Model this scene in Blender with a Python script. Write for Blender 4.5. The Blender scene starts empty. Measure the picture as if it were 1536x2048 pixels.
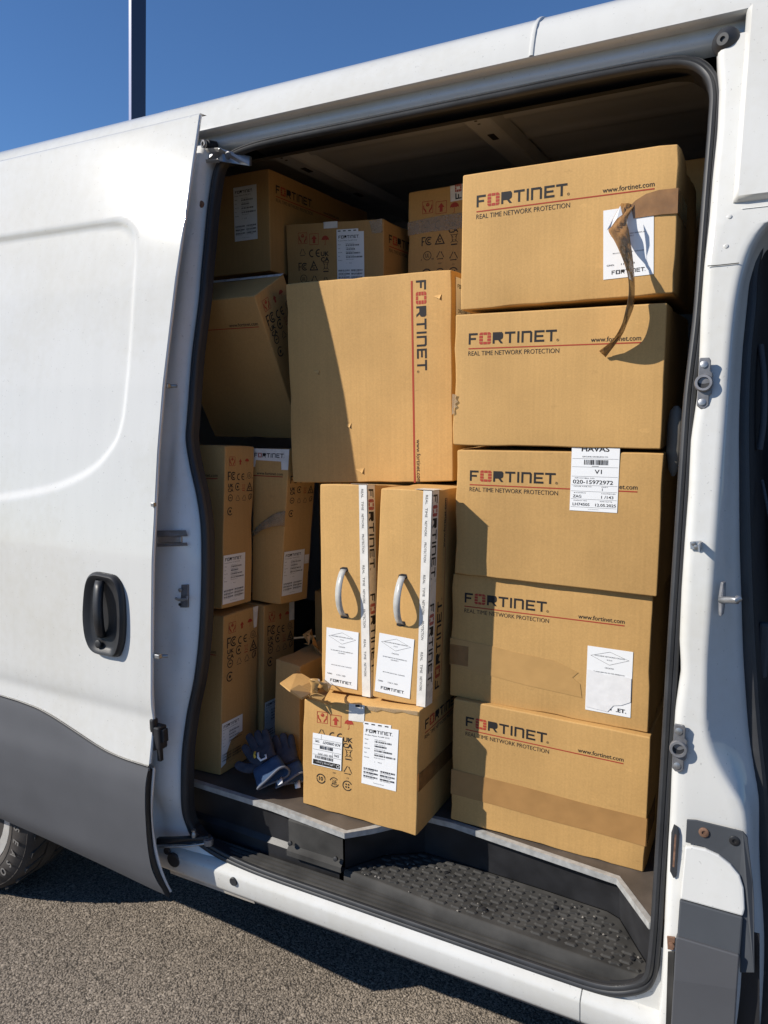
import bpy, bmesh, math, random
from mathutils import Vector as V, Matrix, noise

# ---------------------------------------------------------------- scene, camera, sky, sun, exposure
sc = bpy.context.scene
random.seed(7)
yaw, pitch, roll = 0.48378, -0.14828, -0.00953
fw = V((-math.sin(yaw)*math.cos(pitch), math.cos(yaw)*math.cos(pitch), math.sin(pitch)))
rt = V((math.cos(yaw), math.sin(yaw), 0))
up = rt.cross(fw)
r2 = rt*math.cos(roll)+up*math.sin(roll)
u2 = -rt*math.sin(roll)+up*math.cos(roll)
cam_d = bpy.data.cameras.new('camera')
cam = bpy.data.objects.new('camera', cam_d)
sc.collection.objects.link(cam)
cam.matrix_world = Matrix(((r2.x, u2.x, -fw.x, 0), (r2.y, u2.y, -fw.y, 0), (r2.z, u2.z, -fw.z, 1.65), (0, 0, 0, 1)))
cam_d.sensor_fit = 'HORIZONTAL'
cam_d.sensor_width = 36.0
cam_d.lens = 36.0*1501.1/1536.0
cam_d.clip_start = 0.05
cam_d.clip_end = 2000
sc.camera = cam

SUN = V((-0.657, -0.506, 0.562)).normalized()
w = bpy.data.worlds.new('World'); sc.world = w; w.use_nodes = True
nt = w.node_tree; nt.nodes.clear()
sky = nt.nodes.new('ShaderNodeTexSky'); sky.sky_type = 'NISHITA'; sky.sun_disc = False
sky.sun_elevation = math.asin(SUN.z); sky.sun_rotation = math.atan2(SUN.x, SUN.y)
sky.air_density = 1.0; sky.dust_density = 0.0; sky.ozone_density = 10.0
bg = nt.nodes.new('ShaderNodeBackground'); bg.inputs['Strength'].default_value = 0.088
wo = nt.nodes.new('ShaderNodeOutputWorld')
nt.links.new(sky.outputs[0], bg.inputs[0]); nt.links.new(bg.outputs[0], wo.inputs[0])
sl = bpy.data.lights.new('sun', 'SUN'); sl.energy = 4.5; sl.angle = math.radians(0.53); sl.color = (1.0, 0.94, 0.84)
so = bpy.data.objects.new('sun', sl); sc.collection.objects.link(so)
so.rotation_euler = SUN.to_track_quat('Z', 'Y').to_euler(); so.location = SUN*8
sc.view_settings.view_transform = 'Standard'; sc.view_settings.look = 'None'
sc.view_settings.exposure = 0.42; sc.view_settings.gamma = 1.0; sc.view_settings.use_curve_mapping = False
sc.cycles.max_bounces = 8; sc.cycles.diffuse_bounces = 2
try: sc.cycles.use_denoising = True
except Exception: pass

# ---------------------------------------------------------------- materials
def mat(name, col, rough=.5, metal=0., spec=.5, coat=0., coat_r=.1, bump=None, var=None, alpha=1., trans=0., sub=None):
    """var=(scale, amount, detail): colour variation by noise; bump=(scale,strength,distance)"""
    m = bpy.data.materials.new(name); m.use_nodes = True
    n = m.node_tree.nodes; l = m.node_tree.links
    b = n['Principled BSDF']
    b.inputs['Base Color'].default_value = (*col, 1); b.inputs['Roughness'].default_value = rough
    b.inputs['Metallic'].default_value = metal; b.inputs['Specular IOR Level'].default_value = spec
    b.inputs['Coat Weight'].default_value = coat; b.inputs['Coat Roughness'].default_value = coat_r
    b.inputs['Alpha'].default_value = alpha; b.inputs['Transmission Weight'].default_value = trans
    tc = n.new('ShaderNodeTexCoord')
    if var:
        t = n.new('ShaderNodeTexNoise'); t.inputs['Scale'].default_value = var[0]; t.inputs['Detail'].default_value = var[2]
        l.new(tc.outputs['Object'], t.inputs['Vector'])
        r = n.new('ShaderNodeMapRange'); r.inputs['From Min'].default_value = .3; r.inputs['From Max'].default_value = .7
        r.inputs['To Min'].default_value = 1-var[1]; r.inputs['To Max'].default_value = 1+var[1]
        l.new(t.outputs['Fac'], r.inputs['Value'])
        mx = n.new('ShaderNodeVectorMath'); mx.operation = 'SCALE'; mx.inputs[0].default_value = col
        l.new(r.outputs[0], mx.inputs['Scale']); l.new(mx.outputs[0], b.inputs['Base Color'])
        rr = n.new('ShaderNodeMapRange'); rr.inputs['To Min'].default_value = max(0, rough-.08); rr.inputs['To Max'].default_value = min(1, rough+.08)
        l.new(t.outputs['Fac'], rr.inputs['Value']); l.new(rr.outputs[0], b.inputs['Roughness'])
    if bump:
        t2 = n.new('ShaderNodeTexNoise'); t2.inputs['Scale'].default_value = bump[0]; t2.inputs['Detail'].default_value = 3
        l.new(tc.outputs['Object'], t2.inputs['Vector'])
        bp = n.new('ShaderNodeBump'); bp.inputs['Strength'].default_value = bump[1]; bp.inputs['Distance'].default_value = bump[2]
        l.new(t2.outputs['Fac'], bp.inputs['Height']); l.new(bp.outputs[0], b.inputs['Normal'])
    return m

def cardboard(name, col):
    m = bpy.data.materials.new(name); m.use_nodes = True
    n = m.node_tree.nodes; l = m.node_tree.links; b = n['Principled BSDF']
    b.inputs['Roughness'].default_value = .72; b.inputs['Specular IOR Level'].default_value = .28
    tc = n.new('ShaderNodeTexCoord'); oi = n.new('ShaderNodeObjectInfo')
    add = n.new('ShaderNodeVectorMath'); add.operation = 'ADD'
    l.new(tc.outputs['Object'], add.inputs[0]); l.new(oi.outputs['Location'], add.inputs[1])
    big = n.new('ShaderNodeTexNoise'); big.inputs['Scale'].default_value = 5; big.inputs['Detail'].default_value = 5
    fine = n.new('ShaderNodeTexNoise'); fine.inputs['Scale'].default_value = 260; fine.inputs['Detail'].default_value = 2
    strk = n.new('ShaderNodeTexNoise'); strk.inputs['Scale'].default_value = 1; strk.inputs['Detail'].default_value = 2
    mp = n.new('ShaderNodeMapping'); mp.inputs['Scale'].default_value = (160, 160, 2.5)
    l.new(add.outputs[0], mp.inputs[0]); l.new(mp.outputs[0], strk.inputs['Vector'])
    l.new(add.outputs[0], big.inputs['Vector']); l.new(add.outputs[0], fine.inputs['Vector'])
    def mr(src, lo, hi):
        r = n.new('ShaderNodeMapRange'); r.inputs['From Min'].default_value = .3; r.inputs['From Max'].default_value = .7
        r.inputs['To Min'].default_value = lo; r.inputs['To Max'].default_value = hi; l.new(src, r.inputs['Value']); return r.outputs[0]
    def mul(a, c):
        q = n.new('ShaderNodeMath'); q.operation = 'MULTIPLY'; l.new(a, q.inputs[0]); l.new(c, q.inputs[1]); return q.outputs[0]
    k = mul(mul(mr(big.outputs['Fac'], .90, 1.07), mr(fine.outputs['Fac'], .95, 1.05)), mr(strk.outputs['Fac'], .965, 1.03))
    # scuffed, paler edges
    gm = n.new('ShaderNodeNewGeometry')
    pe = n.new('ShaderNodeMapRange'); pe.inputs['From Min'].default_value = .56; pe.inputs['From Max'].default_value = .68
    pe.inputs['To Min'].default_value = 1.0; pe.inputs['To Max'].default_value = 1.16
    l.new(gm.outputs['Pointiness'], pe.inputs['Value'])
    k = mul(k, pe.outputs[0])
    scf = n.new('ShaderNodeTexNoise'); scf.inputs['Scale'].default_value = 1; scf.inputs['Detail'].default_value = 6; scf.inputs['Roughness'].default_value = .7
    mp2 = n.new('ShaderNodeMapping'); mp2.inputs['Scale'].default_value = (16, 16, 42); mp2.inputs['Rotation'].default_value = (.3, .4, .2)
    l.new(add.outputs[0], mp2.inputs[0]); l.new(mp2.outputs[0], scf.inputs['Vector'])
    ss = n.new('ShaderNodeMapRange'); ss.inputs['From Min'].default_value = .62; ss.inputs['From Max'].default_value = .75; ss.inputs['To Min'].default_value = 1.0; ss.inputs['To Max'].default_value = 1.14
    l.new(scf.outputs['Fac'], ss.inputs['Value']); k = mul(k, ss.outputs[0])
    sd = n.new('ShaderNodeMapRange'); sd.inputs['From Min'].default_value = .24; sd.inputs['From Max'].default_value = .37; sd.inputs['To Min'].default_value = .80; sd.inputs['To Max'].default_value = 1.0
    l.new(scf.outputs['Fac'], sd.inputs['Value']); k = mul(k, sd.outputs[0])
    sv = n.new('ShaderNodeVectorMath'); sv.operation = 'SCALE'; sv.inputs[0].default_value = col
    l.new(k, sv.inputs['Scale'])
    # per-box hue shift
    hs = n.new('ShaderNodeHueSaturation'); rv = n.new('ShaderNodeMapRange')
    rv.inputs['To Min'].default_value = .88; rv.inputs['To Max'].default_value = 1.06
    l.new(oi.outputs['Random'], rv.inputs['Value']); l.new(rv.outputs[0], hs.inputs['Value']); l.new(sv.outputs[0], hs.inputs['Color'])
    l.new(hs.outputs[0], b.inputs['Base Color'])
    # faint flute lines and waviness
    wv = n.new('ShaderNodeTexWave'); wv.bands_direction = 'X'; wv.inputs['Scale'].default_value = 34; wv.inputs['Distortion'].default_value = .6; wv.inputs['Detail'].default_value = 1
    l.new(tc.outputs['Object'], wv.inputs['Vector'])
    med = n.new('ShaderNodeTexNoise'); med.inputs['Scale'].default_value = 5; med.inputs['Detail'].default_value = 2
    l.new(add.outputs[0], med.inputs['Vector'])
    b1 = n.new('ShaderNodeBump'); b1.inputs['Strength'].default_value = .05; b1.inputs['Distance'].default_value = .0006
    l.new(wv.outputs['Fac'], b1.inputs['Height'])
    b2 = n.new('ShaderNodeBump'); b2.inputs['Strength'].default_value = .42; b2.inputs['Distance'].default_value = .010
    l.new(med.outputs['Fac'], b2.inputs['Height']); l.new(b1.outputs[0], b2.inputs['Normal'])
    b3 = n.new('ShaderNodeBump'); b3.inputs['Strength'].default_value = .12; b3.inputs['Distance'].default_value = .0004
    l.new(fine.outputs['Fac'], b3.inputs['Height']); l.new(b2.outputs[0], b3.inputs['Normal'])
    l.new(b3.outputs[0], b.inputs['Normal'])
    return m

def paint(name, col):
    m = mat(name, col, rough=.6, spec=.05, coat=.75, coat_r=.065)
    n = m.node_tree.nodes; l = m.node_tree.links; b = n['Principled BSDF']
    tc = n.new('ShaderNodeTexCoord')
    t = n.new('ShaderNodeTexNoise'); t.inputs['Scale'].default_value = 2.2; t.inputs['Detail'].default_value = 6
    g = n.new('ShaderNodeTexNoise'); g.inputs['Scale'].default_value = 45; g.inputs['Detail'].default_value = 4
    l.new(tc.outputs['Object'], t.inputs['Vector']); l.new(tc.outputs['Object'], g.inputs['Vector'])
    r = n.new('ShaderNodeMapRange'); r.inputs['From Min'].default_value = .3; r.inputs['From Max'].default_value = .75
    r.inputs['To Min'].default_value = .5; r.inputs['To Max'].default_value = .62
    l.new(t.outputs['Fac'], r.inputs['Value']); l.new(r.outputs[0], b.inputs['Roughness'])
    # road film: slightly warmer and darker blotches
    cr = n.new('ShaderNodeValToRGB'); cr.color_ramp.elements[0].position = .36; cr.color_ramp.elements[1].position = .62
    cr.color_ramp.elements[0].color = (col[0]*.93, col[1]*.915, col[2]*.88, 1); cr.color_ramp.elements[1].color = (*col, 1)
    mx = n.new('ShaderNodeMath'); mx.operation = 'ADD'
    sc2 = n.new('ShaderNodeMath'); sc2.operation = 'MULTIPLY'; sc2.inputs[1].default_value = .35
    l.new(g.outputs['Fac'], sc2.inputs[0]); l.new(t.outputs['Fac'], mx.inputs[0]); l.new(sc2.outputs[0], mx.inputs[1])
    sub = n.new('ShaderNodeMath'); sub.operation = 'SUBTRACT'; sub.inputs[1].default_value = .12
    l.new(mx.outputs[0], sub.inputs[0]); l.new(sub.outputs[0], cr.inputs['Fac']); l.new(cr.outputs['Color'], b.inputs['Base Color'])
    st = n.new('ShaderNodeTexNoise'); st.inputs['Scale'].default_value = 1; st.inputs['Detail'].default_value = 5
    mps = n.new('ShaderNodeMapping'); mps.inputs['Scale'].default_value = (26, 26, 1.3); l.new(tc.outputs['Object'], mps.inputs[0]); l.new(mps.outputs[0], st.inputs['Vector'])
    sp = n.new('ShaderNodeTexNoise'); sp.inputs['Scale'].default_value = 170; sp.inputs['Detail'].default_value = 2; l.new(tc.outputs['Object'], sp.inputs['Vector'])
    f1 = n.new('ShaderNodeMapRange'); f1.inputs['From Min'].default_value = .35; f1.inputs['From Max'].default_value = .6; f1.inputs['To Min'].default_value = .975; f1.inputs['To Max'].default_value = 1.; l.new(st.outputs['Fac'], f1.inputs['Value'])
    f2 = n.new('ShaderNodeMapRange'); f2.inputs['From Min'].default_value = .70; f2.inputs['From Max'].default_value = .74; f2.inputs['To Min'].default_value = 1.; f2.inputs['To Max'].default_value = .72; l.new(sp.outputs['Fac'], f2.inputs['Value'])
    mm = n.new('ShaderNodeMath'); mm.operation = 'MULTIPLY'; l.new(f1.outputs[0], mm.inputs[0]); l.new(f2.outputs[0], mm.inputs[1])
    vs = n.new('ShaderNodeVectorMath'); vs.operation = 'SCALE'; l.new(cr.outputs['Color'], vs.inputs[0]); l.new(mm.outputs[0], vs.inputs['Scale']); l.new(vs.outputs[0], b.inputs['Base Color'])
    b2 = n.new('ShaderNodeBump'); b2.inputs['Strength'].default_value = .04; b2.inputs['Distance'].default_value = .01
    l.new(t.outputs['Fac'], b2.inputs['Height']); l.new(b2.outputs[0], b.inputs['Normal'])
    return m

M = {}
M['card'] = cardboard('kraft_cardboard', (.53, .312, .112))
M['card2'] = cardboard('kraft_cardboard_dark', (.44, .262, .10))  # darker kraft copy; on the boxes in shade it deepens that shade
M['card3'] = mat('pale_edge_tape', (.44, .265, .10), .4, var=(40, .06, 3))
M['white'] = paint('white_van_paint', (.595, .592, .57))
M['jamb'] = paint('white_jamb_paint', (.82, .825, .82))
M['inner'] = mat('grey_primer_interior', (.46, .47, .49), .55, var=(3, .12, 4), bump=(30, .05, .005))
M['clad'] = mat('grey_plastic_cladding', (.082, .084, .092), .68, spec=.28, var=(6, .08, 6), bump=(900, .25, .0006))
M['clad2'] = mat('dark_grey_moulding', (.055, .06, .068), .65, spec=.3, var=(9, .1, 6), bump=(900, .25, .0006))
M['black'] = mat('black_plastic', (.022, .022, .024), .42, spec=.4, var=(14, .35, 6), bump=(700, .2, .0006))
M['dusty'] = mat('dusty_black_plastic', (.05, .048, .045), .75, spec=.2, var=(11, .45, 8), bump=(600, .2, .0006))
M['rubber'] = mat('seal_rubber', (.026, .027, .030), .5, spec=.5, var=(25, .2, 5))
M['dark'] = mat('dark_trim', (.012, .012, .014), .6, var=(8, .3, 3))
M['void'] = mat('cab_dark_fabric', (.015, .015, .017), .85, var=(40, .3, 3), bump=(300, .3, .002))
M['alu'] = mat('aluminium_edging', (.40, .40, .39), .5, metal=.25, var=(60, .2, 6))
M['steel'] = mat('galvanised_steel', (.42, .42, .42), .42, metal=.9, var=(35, .25, 5))
M['castalu'] = mat('cast_metal_grey', (.20, .20, .21), .5, metal=.5, var=(50, .25, 5))
M['rust'] = mat('rusty_steel', (.20, .11, .07), .75, metal=.3, var=(80, .5, 6))
M['floor'] = mat('phenolic_floor_board', (.085, .068, .055), .6, var=(13, .35, 8), bump=(420, .35, .0012))
M['paper'] = mat('white_label_paper', (.80, .80, .80), .55, spec=.3, var=(7, .02, 3))
M['ink'] = mat('black_print', (.022, .02, .02), .6, spec=.25)
M['ink2'] = mat('grey_black_print', (.05, .045, .04), .65, spec=.2)
M['red'] = mat('red_print', (.38, .05, .03), .6, spec=.25)
M['redlight'] = mat('worn_red_print', (.36, .055, .03), .65, spec=.2)
M['btape'] = mat('brown_packing_tape', (.27, .14, .052), .13, spec=.5, var=(30, .2, 4), bump=(34, .6, .003))
M['btape3'] = mat('mid_brown_tape', (.37, .20, .072), .18, spec=.5, var=(22, .08, 5), bump=(30, .4, .0022))
M['btape2'] = mat('pale_packing_tape', (.475, .28, .105), .2, spec=.5, var=(22, .06, 5), bump=(30, .35, .002))
M['ptape'] = mat('peeled_brown_tape', (.36, .185, .065), .13, spec=.6, var=(45, .12, 3), bump=(40, .5, .003), alpha=.86)
M['ctape'] = mat('clear_packing_tape', (.48, .35, .21), .22, spec=.3, var=(40, .12, 4), bump=(45, .5, .002), alpha=.5)
M['wtape'] = mat('white_printed_tape', (.74, .71, .66), .28, spec=.5, var=(40, .06, 4), bump=(60, .35, .0015))
M['strap'] = mat('milky_plastic_strap', (.50, .50, .48), .25, spec=.5, var=(60, .1, 3), alpha=.85)
M['letter'] = mat('tyre_lettering', (.16, .15, .14), .8)
M['glove'] = mat('navy_knit_glove', (.055, .058, .075), .9, spec=.15, var=(60, .2, 5), bump=(700, .5, .001))
M['cuff'] = mat('blue_knit_cuff', (.05, .085, .155), .9, spec=.15, var=(60, .15, 5), bump=(700, .6, .001))
M['hem'] = mat('grey_hem', (.13, .14, .17), .9, bump=(700, .5, .001))
M['yellow'] = mat('yellow_print', (.62, .42, .05), .7)
M['tyre'] = mat('dusty_tyre_rubber', (.062, .055, .05), .85, spec=.2, var=(10, .3, 6), bump=(300, .2, .001))
M['tread'] = mat('tyre_tread_rubber', (.045, .042, .04), .85, spec=.2, var=(10, .3, 6))
M['rim'] = mat('silver_steel_wheel', (.55, .54, .52), .4, metal=.5, var=(12, .15, 5))
M['dirt'] = mat('dirty_paint_lip', (.42, .38, .33), .7, var=(25, .25, 6))
M['post'] = mat('navy_painted_steel', (.012, .020, .065), .35, spec=.5, var=(2, .1, 3))
M['post_lit'] = mat('post_lit_face_blue', (.22, .26, .45), .4)  # sunlight on the navy post's front face, put into a paler colour
M['beige'] = mat('beige_plastic_trim', (.15, .135, .115), .6)

# ground: coarse asphalt, pale worn stones in dark binder
def asphalt():
    m = bpy.data.materials.new('coarse_asphalt'); m.use_nodes = True
    n = m.node_tree.nodes; l = m.node_tree.links; b = n['Principled BSDF']
    b.inputs['Roughness'].default_value = .9; b.inputs['Specular IOR Level'].default_value = .2
    tc = n.new('ShaderNodeTexCoord')
    v = n.new('ShaderNodeTexVoronoi'); v.inputs['Scale'].default_value = 165; v.inputs['Randomness'].default_value = 1
    l.new(tc.outputs['Object'], v.inputs['Vector'])
    big = n.new('ShaderNodeTexNoise'); big.inputs['Scale'].default_value = 1.7; big.inputs['Detail'].default_value = 6
    l.new(tc.outputs['Object'], big.inputs['Vector'])
    cr = n.new('ShaderNodeValToRGB')
    cr.color_ramp.elements[0].position = .0; cr.color_ramp.elements[0].color = (.225, .188, .15, 1)
    cr.color_ramp.elements[1].position = 1.; cr.color_ramp.elements[1].color = (.30, .252, .203, 1)
    sep = n.new('ShaderNodeSeparateColor'); l.new(v.outputs['Color'], sep.inputs[0]); l.new(sep.outputs[0], cr.inputs['Fac'])
    gap = n.new('ShaderNodeMapRange'); gap.inputs['From Min'].default_value = .0035*165*.45; gap.inputs['From Max'].default_value = .0062*165*.75
    gap.inputs['To Min'].default_value = 1.; gap.inputs['To Max'].default_value = .35
    l.new(v.outputs['Distance'], gap.inputs['Value'])
    r = n.new('ShaderNodeMapRange'); r.inputs['From Min'].default_value = .3; r.inputs['From Max'].default_value = .7
    r.inputs['To Min'].default_value = .76; r.inputs['To Max'].default_value = 1.16; l.new(big.outputs['Fac'], r.inputs['Value'])
    q = n.new('ShaderNodeMath'); q.operation = 'MULTIPLY'; l.new(gap.outputs[0], q.inputs[0]); l.new(r.outputs[0], q.inputs[1])
    s = n.new('ShaderNodeVectorMath'); s.operation = 'SCALE'; l.new(cr.outputs['Color'], s.inputs[0]); l.new(q.outputs[0], s.inputs['Scale'])
    l.new(s.outputs[0], b.inputs['Base Color'])
    bp = n.new('ShaderNodeBump'); bp.invert = True; bp.inputs['Strength'].default_value = .9; bp.inputs['Distance'].default_value = .004
    l.new(v.outputs['Distance'], bp.inputs['Height']); l.new(bp.outputs[0], b.inputs['Normal'])
    return m
M['asphalt'] = asphalt()
def chips():
    m = bpy.data.materials.new('worn_stone_chippings'); m.use_nodes = True
    n = m.node_tree.nodes; l = m.node_tree.links; b = n['Principled BSDF']
    b.inputs['Roughness'].default_value = .88; b.inputs['Specular IOR Level'].default_value = .2
    g = n.new('ShaderNodeNewGeometry')
    cr = n.new('ShaderNodeValToRGB'); e = cr.color_ramp.elements
    e[0].position = 0; e[0].color = (.225, .188, .15, 1); e[1].position = 1; e[1].color = (.385, .325, .262, 1)
    k = e.new(.55); k.color = (.295, .248, .20, 1)
    l.new(g.outputs['Random Per Island'], cr.inputs['Fac'])
    tc = n.new('ShaderNodeTexCoord'); big = n.new('ShaderNodeTexNoise'); big.inputs['Scale'].default_value = 1.7; big.inputs['Detail'].default_value = 6
    l.new(tc.outputs['Object'], big.inputs['Vector'])
    r = n.new('ShaderNodeMapRange'); r.inputs['From Min'].default_value = .3; r.inputs['From Max'].default_value = .7
    r.inputs['To Min'].default_value = .74; r.inputs['To Max'].default_value = 1.16; l.new(big.outputs['Fac'], r.inputs['Value'])
    s = n.new('ShaderNodeVectorMath'); s.operation = 'SCALE'; l.new(cr.outputs['Color'], s.inputs[0]); l.new(r.outputs[0], s.inputs['Scale'])
    l.new(s.outputs[0], b.inputs['Base Color'])
    return m
M['chips'] = chips()

# ---------------------------------------------------------------- helpers
ORG = {}
def link(o):
    sc.collection.objects.link(o); return o
def tag(o, label=None, cat=None, group=None, kind=None):
    if label: o['label'] = label
    if cat: o['category'] = cat
    if group: o['group'] = group
    if kind: o['kind'] = kind
    return o
def empty(name, loc):
    o = link(bpy.data.objects.new(name, None)); o.location = loc; o.empty_display_size = .1
    ORG[o.name] = V(loc); return o
def obj(name, verts, faces, mats, parent=None, mi=None, smooth=False, wn=False, bevel=0, sharp=None, solid=0):
    org = ORG[parent.name] if parent else V((0, 0, 0))
    me = bpy.data.meshes.new(name)
    me.from_pydata([tuple(V(v)-org) for v in verts], [], faces)
    for m in (mats if isinstance(mats, (list, tuple)) else [mats]): me.materials.append(M[m])
    if mi: me.polygons.foreach_set('material_index', mi)
    bm = bmesh.new(); bm.from_mesh(me)
    bmesh.ops.remove_doubles(bm, verts=bm.verts, dist=1e-6)
    if smooth != 'keep': bmesh.ops.recalc_face_normals(bm, faces=bm.faces)
    bm.to_mesh(me); bm.free()
    if smooth:
        me.polygons.foreach_set('use_smooth', [True]*len(me.polygons))
        if sharp: me.set_sharp_from_angle(angle=math.radians(sharp))
    o = link(bpy.data.objects.new(name, me))
    if parent: o.parent = parent
    ORG[o.name] = org
    if solid:
        md = o.modifiers.new('thickness', 'SOLIDIFY'); md.thickness = solid; md.offset = 0
    if bevel:
        md = o.modifiers.new('bevel', 'BEVEL'); md.width = bevel; md.segments = 2; md.limit_method = 'ANGLE'; md.angle_limit = math.radians(40)
        md.harden_normals = False
    if wn:
        o.modifiers.new('weighted', 'WEIGHTED_NORMAL')
    return o
def grid(name, rows, m, parent=None, smooth=True, sharp=None, solid=0, close=False, wn=False, bevel=0):
    n = len(rows[0]); vs = [p for r in rows for p in r]; fs = []
    for i in range(len(rows)-1):
        for j in range(n if close else n-1):
            k = (j+1) % n
            fs.append((i*n+j, i*n+k, (i+1)*n+k, (i+1)*n+j))
    return obj(name, vs, fs, m, parent, smooth=smooth, sharp=sharp, solid=solid, wn=wn, bevel=bevel)
def prism(name, pts, nvec, t, m, parent=None, bevel=0, smooth=False):
    """closed polygon of 3-D points extruded by nvec*t"""
    nvec = V(nvec).normalized(); n = len(pts)
    vs = [V(p) for p in pts]+[V(p)+nvec*t for p in pts]
    fs = [tuple(range(n)), tuple(range(2*n-1, n-1, -1))]+[(i, (i+1) % n, n+(i+1) % n, n+i) for i in range(n)]
    return obj(name, vs, fs, m, parent, bevel=bevel, smooth=smooth, sharp=35 if smooth else None)
def block(name, c, s, m, parent=None, bevel=0, rot=None):
    c = V(c); vs = []
    for x in (-.5, .5):
        for y in (-.5, .5):
            for z in (-.5, .5):
                p = V((x*s[0], y*s[1], z*s[2]))
                if rot: p = rot @ p
                vs.append(c+p)
    fs = [(0, 1, 3, 2), (4, 6, 7, 5), (0, 4, 5, 1), (2, 3, 7, 6), (0, 2, 6, 4), (1, 5, 7, 3)]
    return obj(name, vs, fs, m, parent, bevel=bevel)
def lathe(name, c, axis, prof, m, parent=None, n=24, flat=1., ref=None):
    """prof: list of (radius, distance along axis)"""
    c = V(c); a = V(axis).normalized(); u = a.orthogonal().normalized() if ref is None else V(ref).normalized(); v = a.cross(u)
    rows = []
    for r, d in prof:
        rows.append([c+a*d+(u*math.cos(t)*r+v*math.sin(t)*r*flat) for t in [2*math.pi*i/n for i in range(n)]])
    vs = [p for r in rows for p in r]; fs = []
    for i in range(len(rows)-1):
        for j in range(n):
            k = (j+1) % n; fs.append((i*n+j, i*n+k, (i+1)*n+k, (i+1)*n+j))
    fs.append(tuple(range(n))); fs.append(tuple(range(len(vs)-1, len(vs)-n-1, -1)))
    return obj(name, vs, fs, m, parent, smooth=True, sharp=35)
def tube(name, pts, r, m, parent=None, n=10, closed=False):
    pts = [V(p) for p in pts]; rows = []
    N = len(pts); prev = None
    for i, p in enumerate(pts):
        a = pts[(i-1) % N] if (closed or i > 0) else p
        b = pts[(i+1) % N] if (closed or i < N-1) else p
        t = (b-a).normalized()
        if prev is None: u = t.orthogonal().normalized()
        else: u = (prev-t*prev.dot(t)).normalized()
        prev = u; v = t.cross(u); rr = r[i] if isinstance(r, (list, tuple)) else r
        rows.append([p+u*math.cos(q)*rr+v*math.sin(q)*rr for q in [2*math.pi*k/n for k in range(n)]])
    vs = [p for q in rows for p in q]; fs = []
    for i in range(N if closed else N-1):
        i2 = (i+1) % N
        for j in range(n):
            k = (j+1) % n; fs.append((i*n+j, i*n+k, i2*n+k, i2*n+j))
    if not closed: fs += [tuple(range(n)), tuple(range(len(vs)-1, len(vs)-n-1, -1))]
    return obj(name, vs, fs, m, parent, smooth=True, sharp=50)
def sweep(name, path, prof, nrm, m, parent=None, closed=False, sharp=40):
    """profile points (in-plane, outward) carried along a path; nrm(p) = outward normal"""
    path = [V(p) for p in path]; N = len(path); rows = []
    for i, p in enumerate(path):
        a = path[(i-1) % N] if (closed or i > 0) else p
        b = path[(i+1) % N] if (closed or i < N-1) else p
        t = (b-a).normalized(); n0 = V(nrm(p)); n0 = (n0-t*n0.dot(t)).normalized(); s = t.cross(n0)
        rows.append([p+s*x+n0*y for x, y in prof])
    if closed: rows.append(rows[0])
    return grid(name, rows, m, parent, smooth=True, sharp=sharp)
def spline(pts, n=8, closed=False):
    """Catmull-Rom through points"""
    P = [V(p) for p in pts]; N = len(P); out = []
    for i in range(N if closed else N-1):
        p0 = P[(i-1) % N] if closed or i > 0 else P[i]*2-P[i+1]
        p1 = P[i]; p2 = P[(i+1) % N]
        p3 = P[(i+2) % N] if closed or i+2 < N else P[i+1]*2-P[i]
        for k in range(n):
            t = k/n
            out.append(.5*((2*p1)+(p2-p0)*t+(2*p0-5*p1+4*p2-p3)*t*t+(3*p1-p0-3*p2+p3)*t**3))
    if not closed: out.append(P[-1])
    return out
def lerp(xs, ys, x):
    if x <= xs[0]: return ys[0]
    for i in range(len(xs)-1):
        if x <= xs[i+1]:
            t = (x-xs[i])/(xs[i+1]-xs[i]); return ys[i]+(ys[i+1]-ys[i])*t
    return ys[-1]
# side profile of the closed-door skin: distance from camera axis by height (tumblehome)
_PZ = [0, .35, .453, .553, .628, .682, .725, .80, .845, .87, .9, 1.07, 1.256, 1.35, 1.531, 1.697, 1.962, 2.172, 2.385, 2.6]
_PY = [1.40, 1.329, 1.305, 1.300, 1.301, 1.306, 1.319, 1.335, 1.343, 1.339, 1.339, 1.353, 1.370, 1.384, 1.410, 1.441, 1.503, 1.562, 1.620, 1.69]
def Yd(z): return lerp(_PZ, _PY, z)
def Yds(z, h=.05): return (Yd(z-h)+2*Yd(z)+Yd(z+h)+Yd(z-h/2)*2+Yd(z+h/2)*2)/8
def snorm(p):
    d = (Yds(p[2]+.02)-Yds(p[2]-.02))/.04
    return V((0, -1, d)).normalized()
def sheet(name, xz, off, t, m, parent=None, bevel=0):
    """flat outline (x,z) laid on the body skin, off behind the door skin, t thick outward"""
    n = len(xz)
    vs = [V((x, Yds(z)+off, z)) for x, z in xz]+[V((x, Yds(z)+off, z))+snorm((0, 0, z))*t for x, z in xz]
    fs = [tuple(range(n)), tuple(range(2*n-1, n-1, -1))]+[(i, (i+1) % n, n+(i+1) % n, n+i) for i in range(n)]
    return obj(name, vs, fs, m, parent, bevel=bevel)

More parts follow.
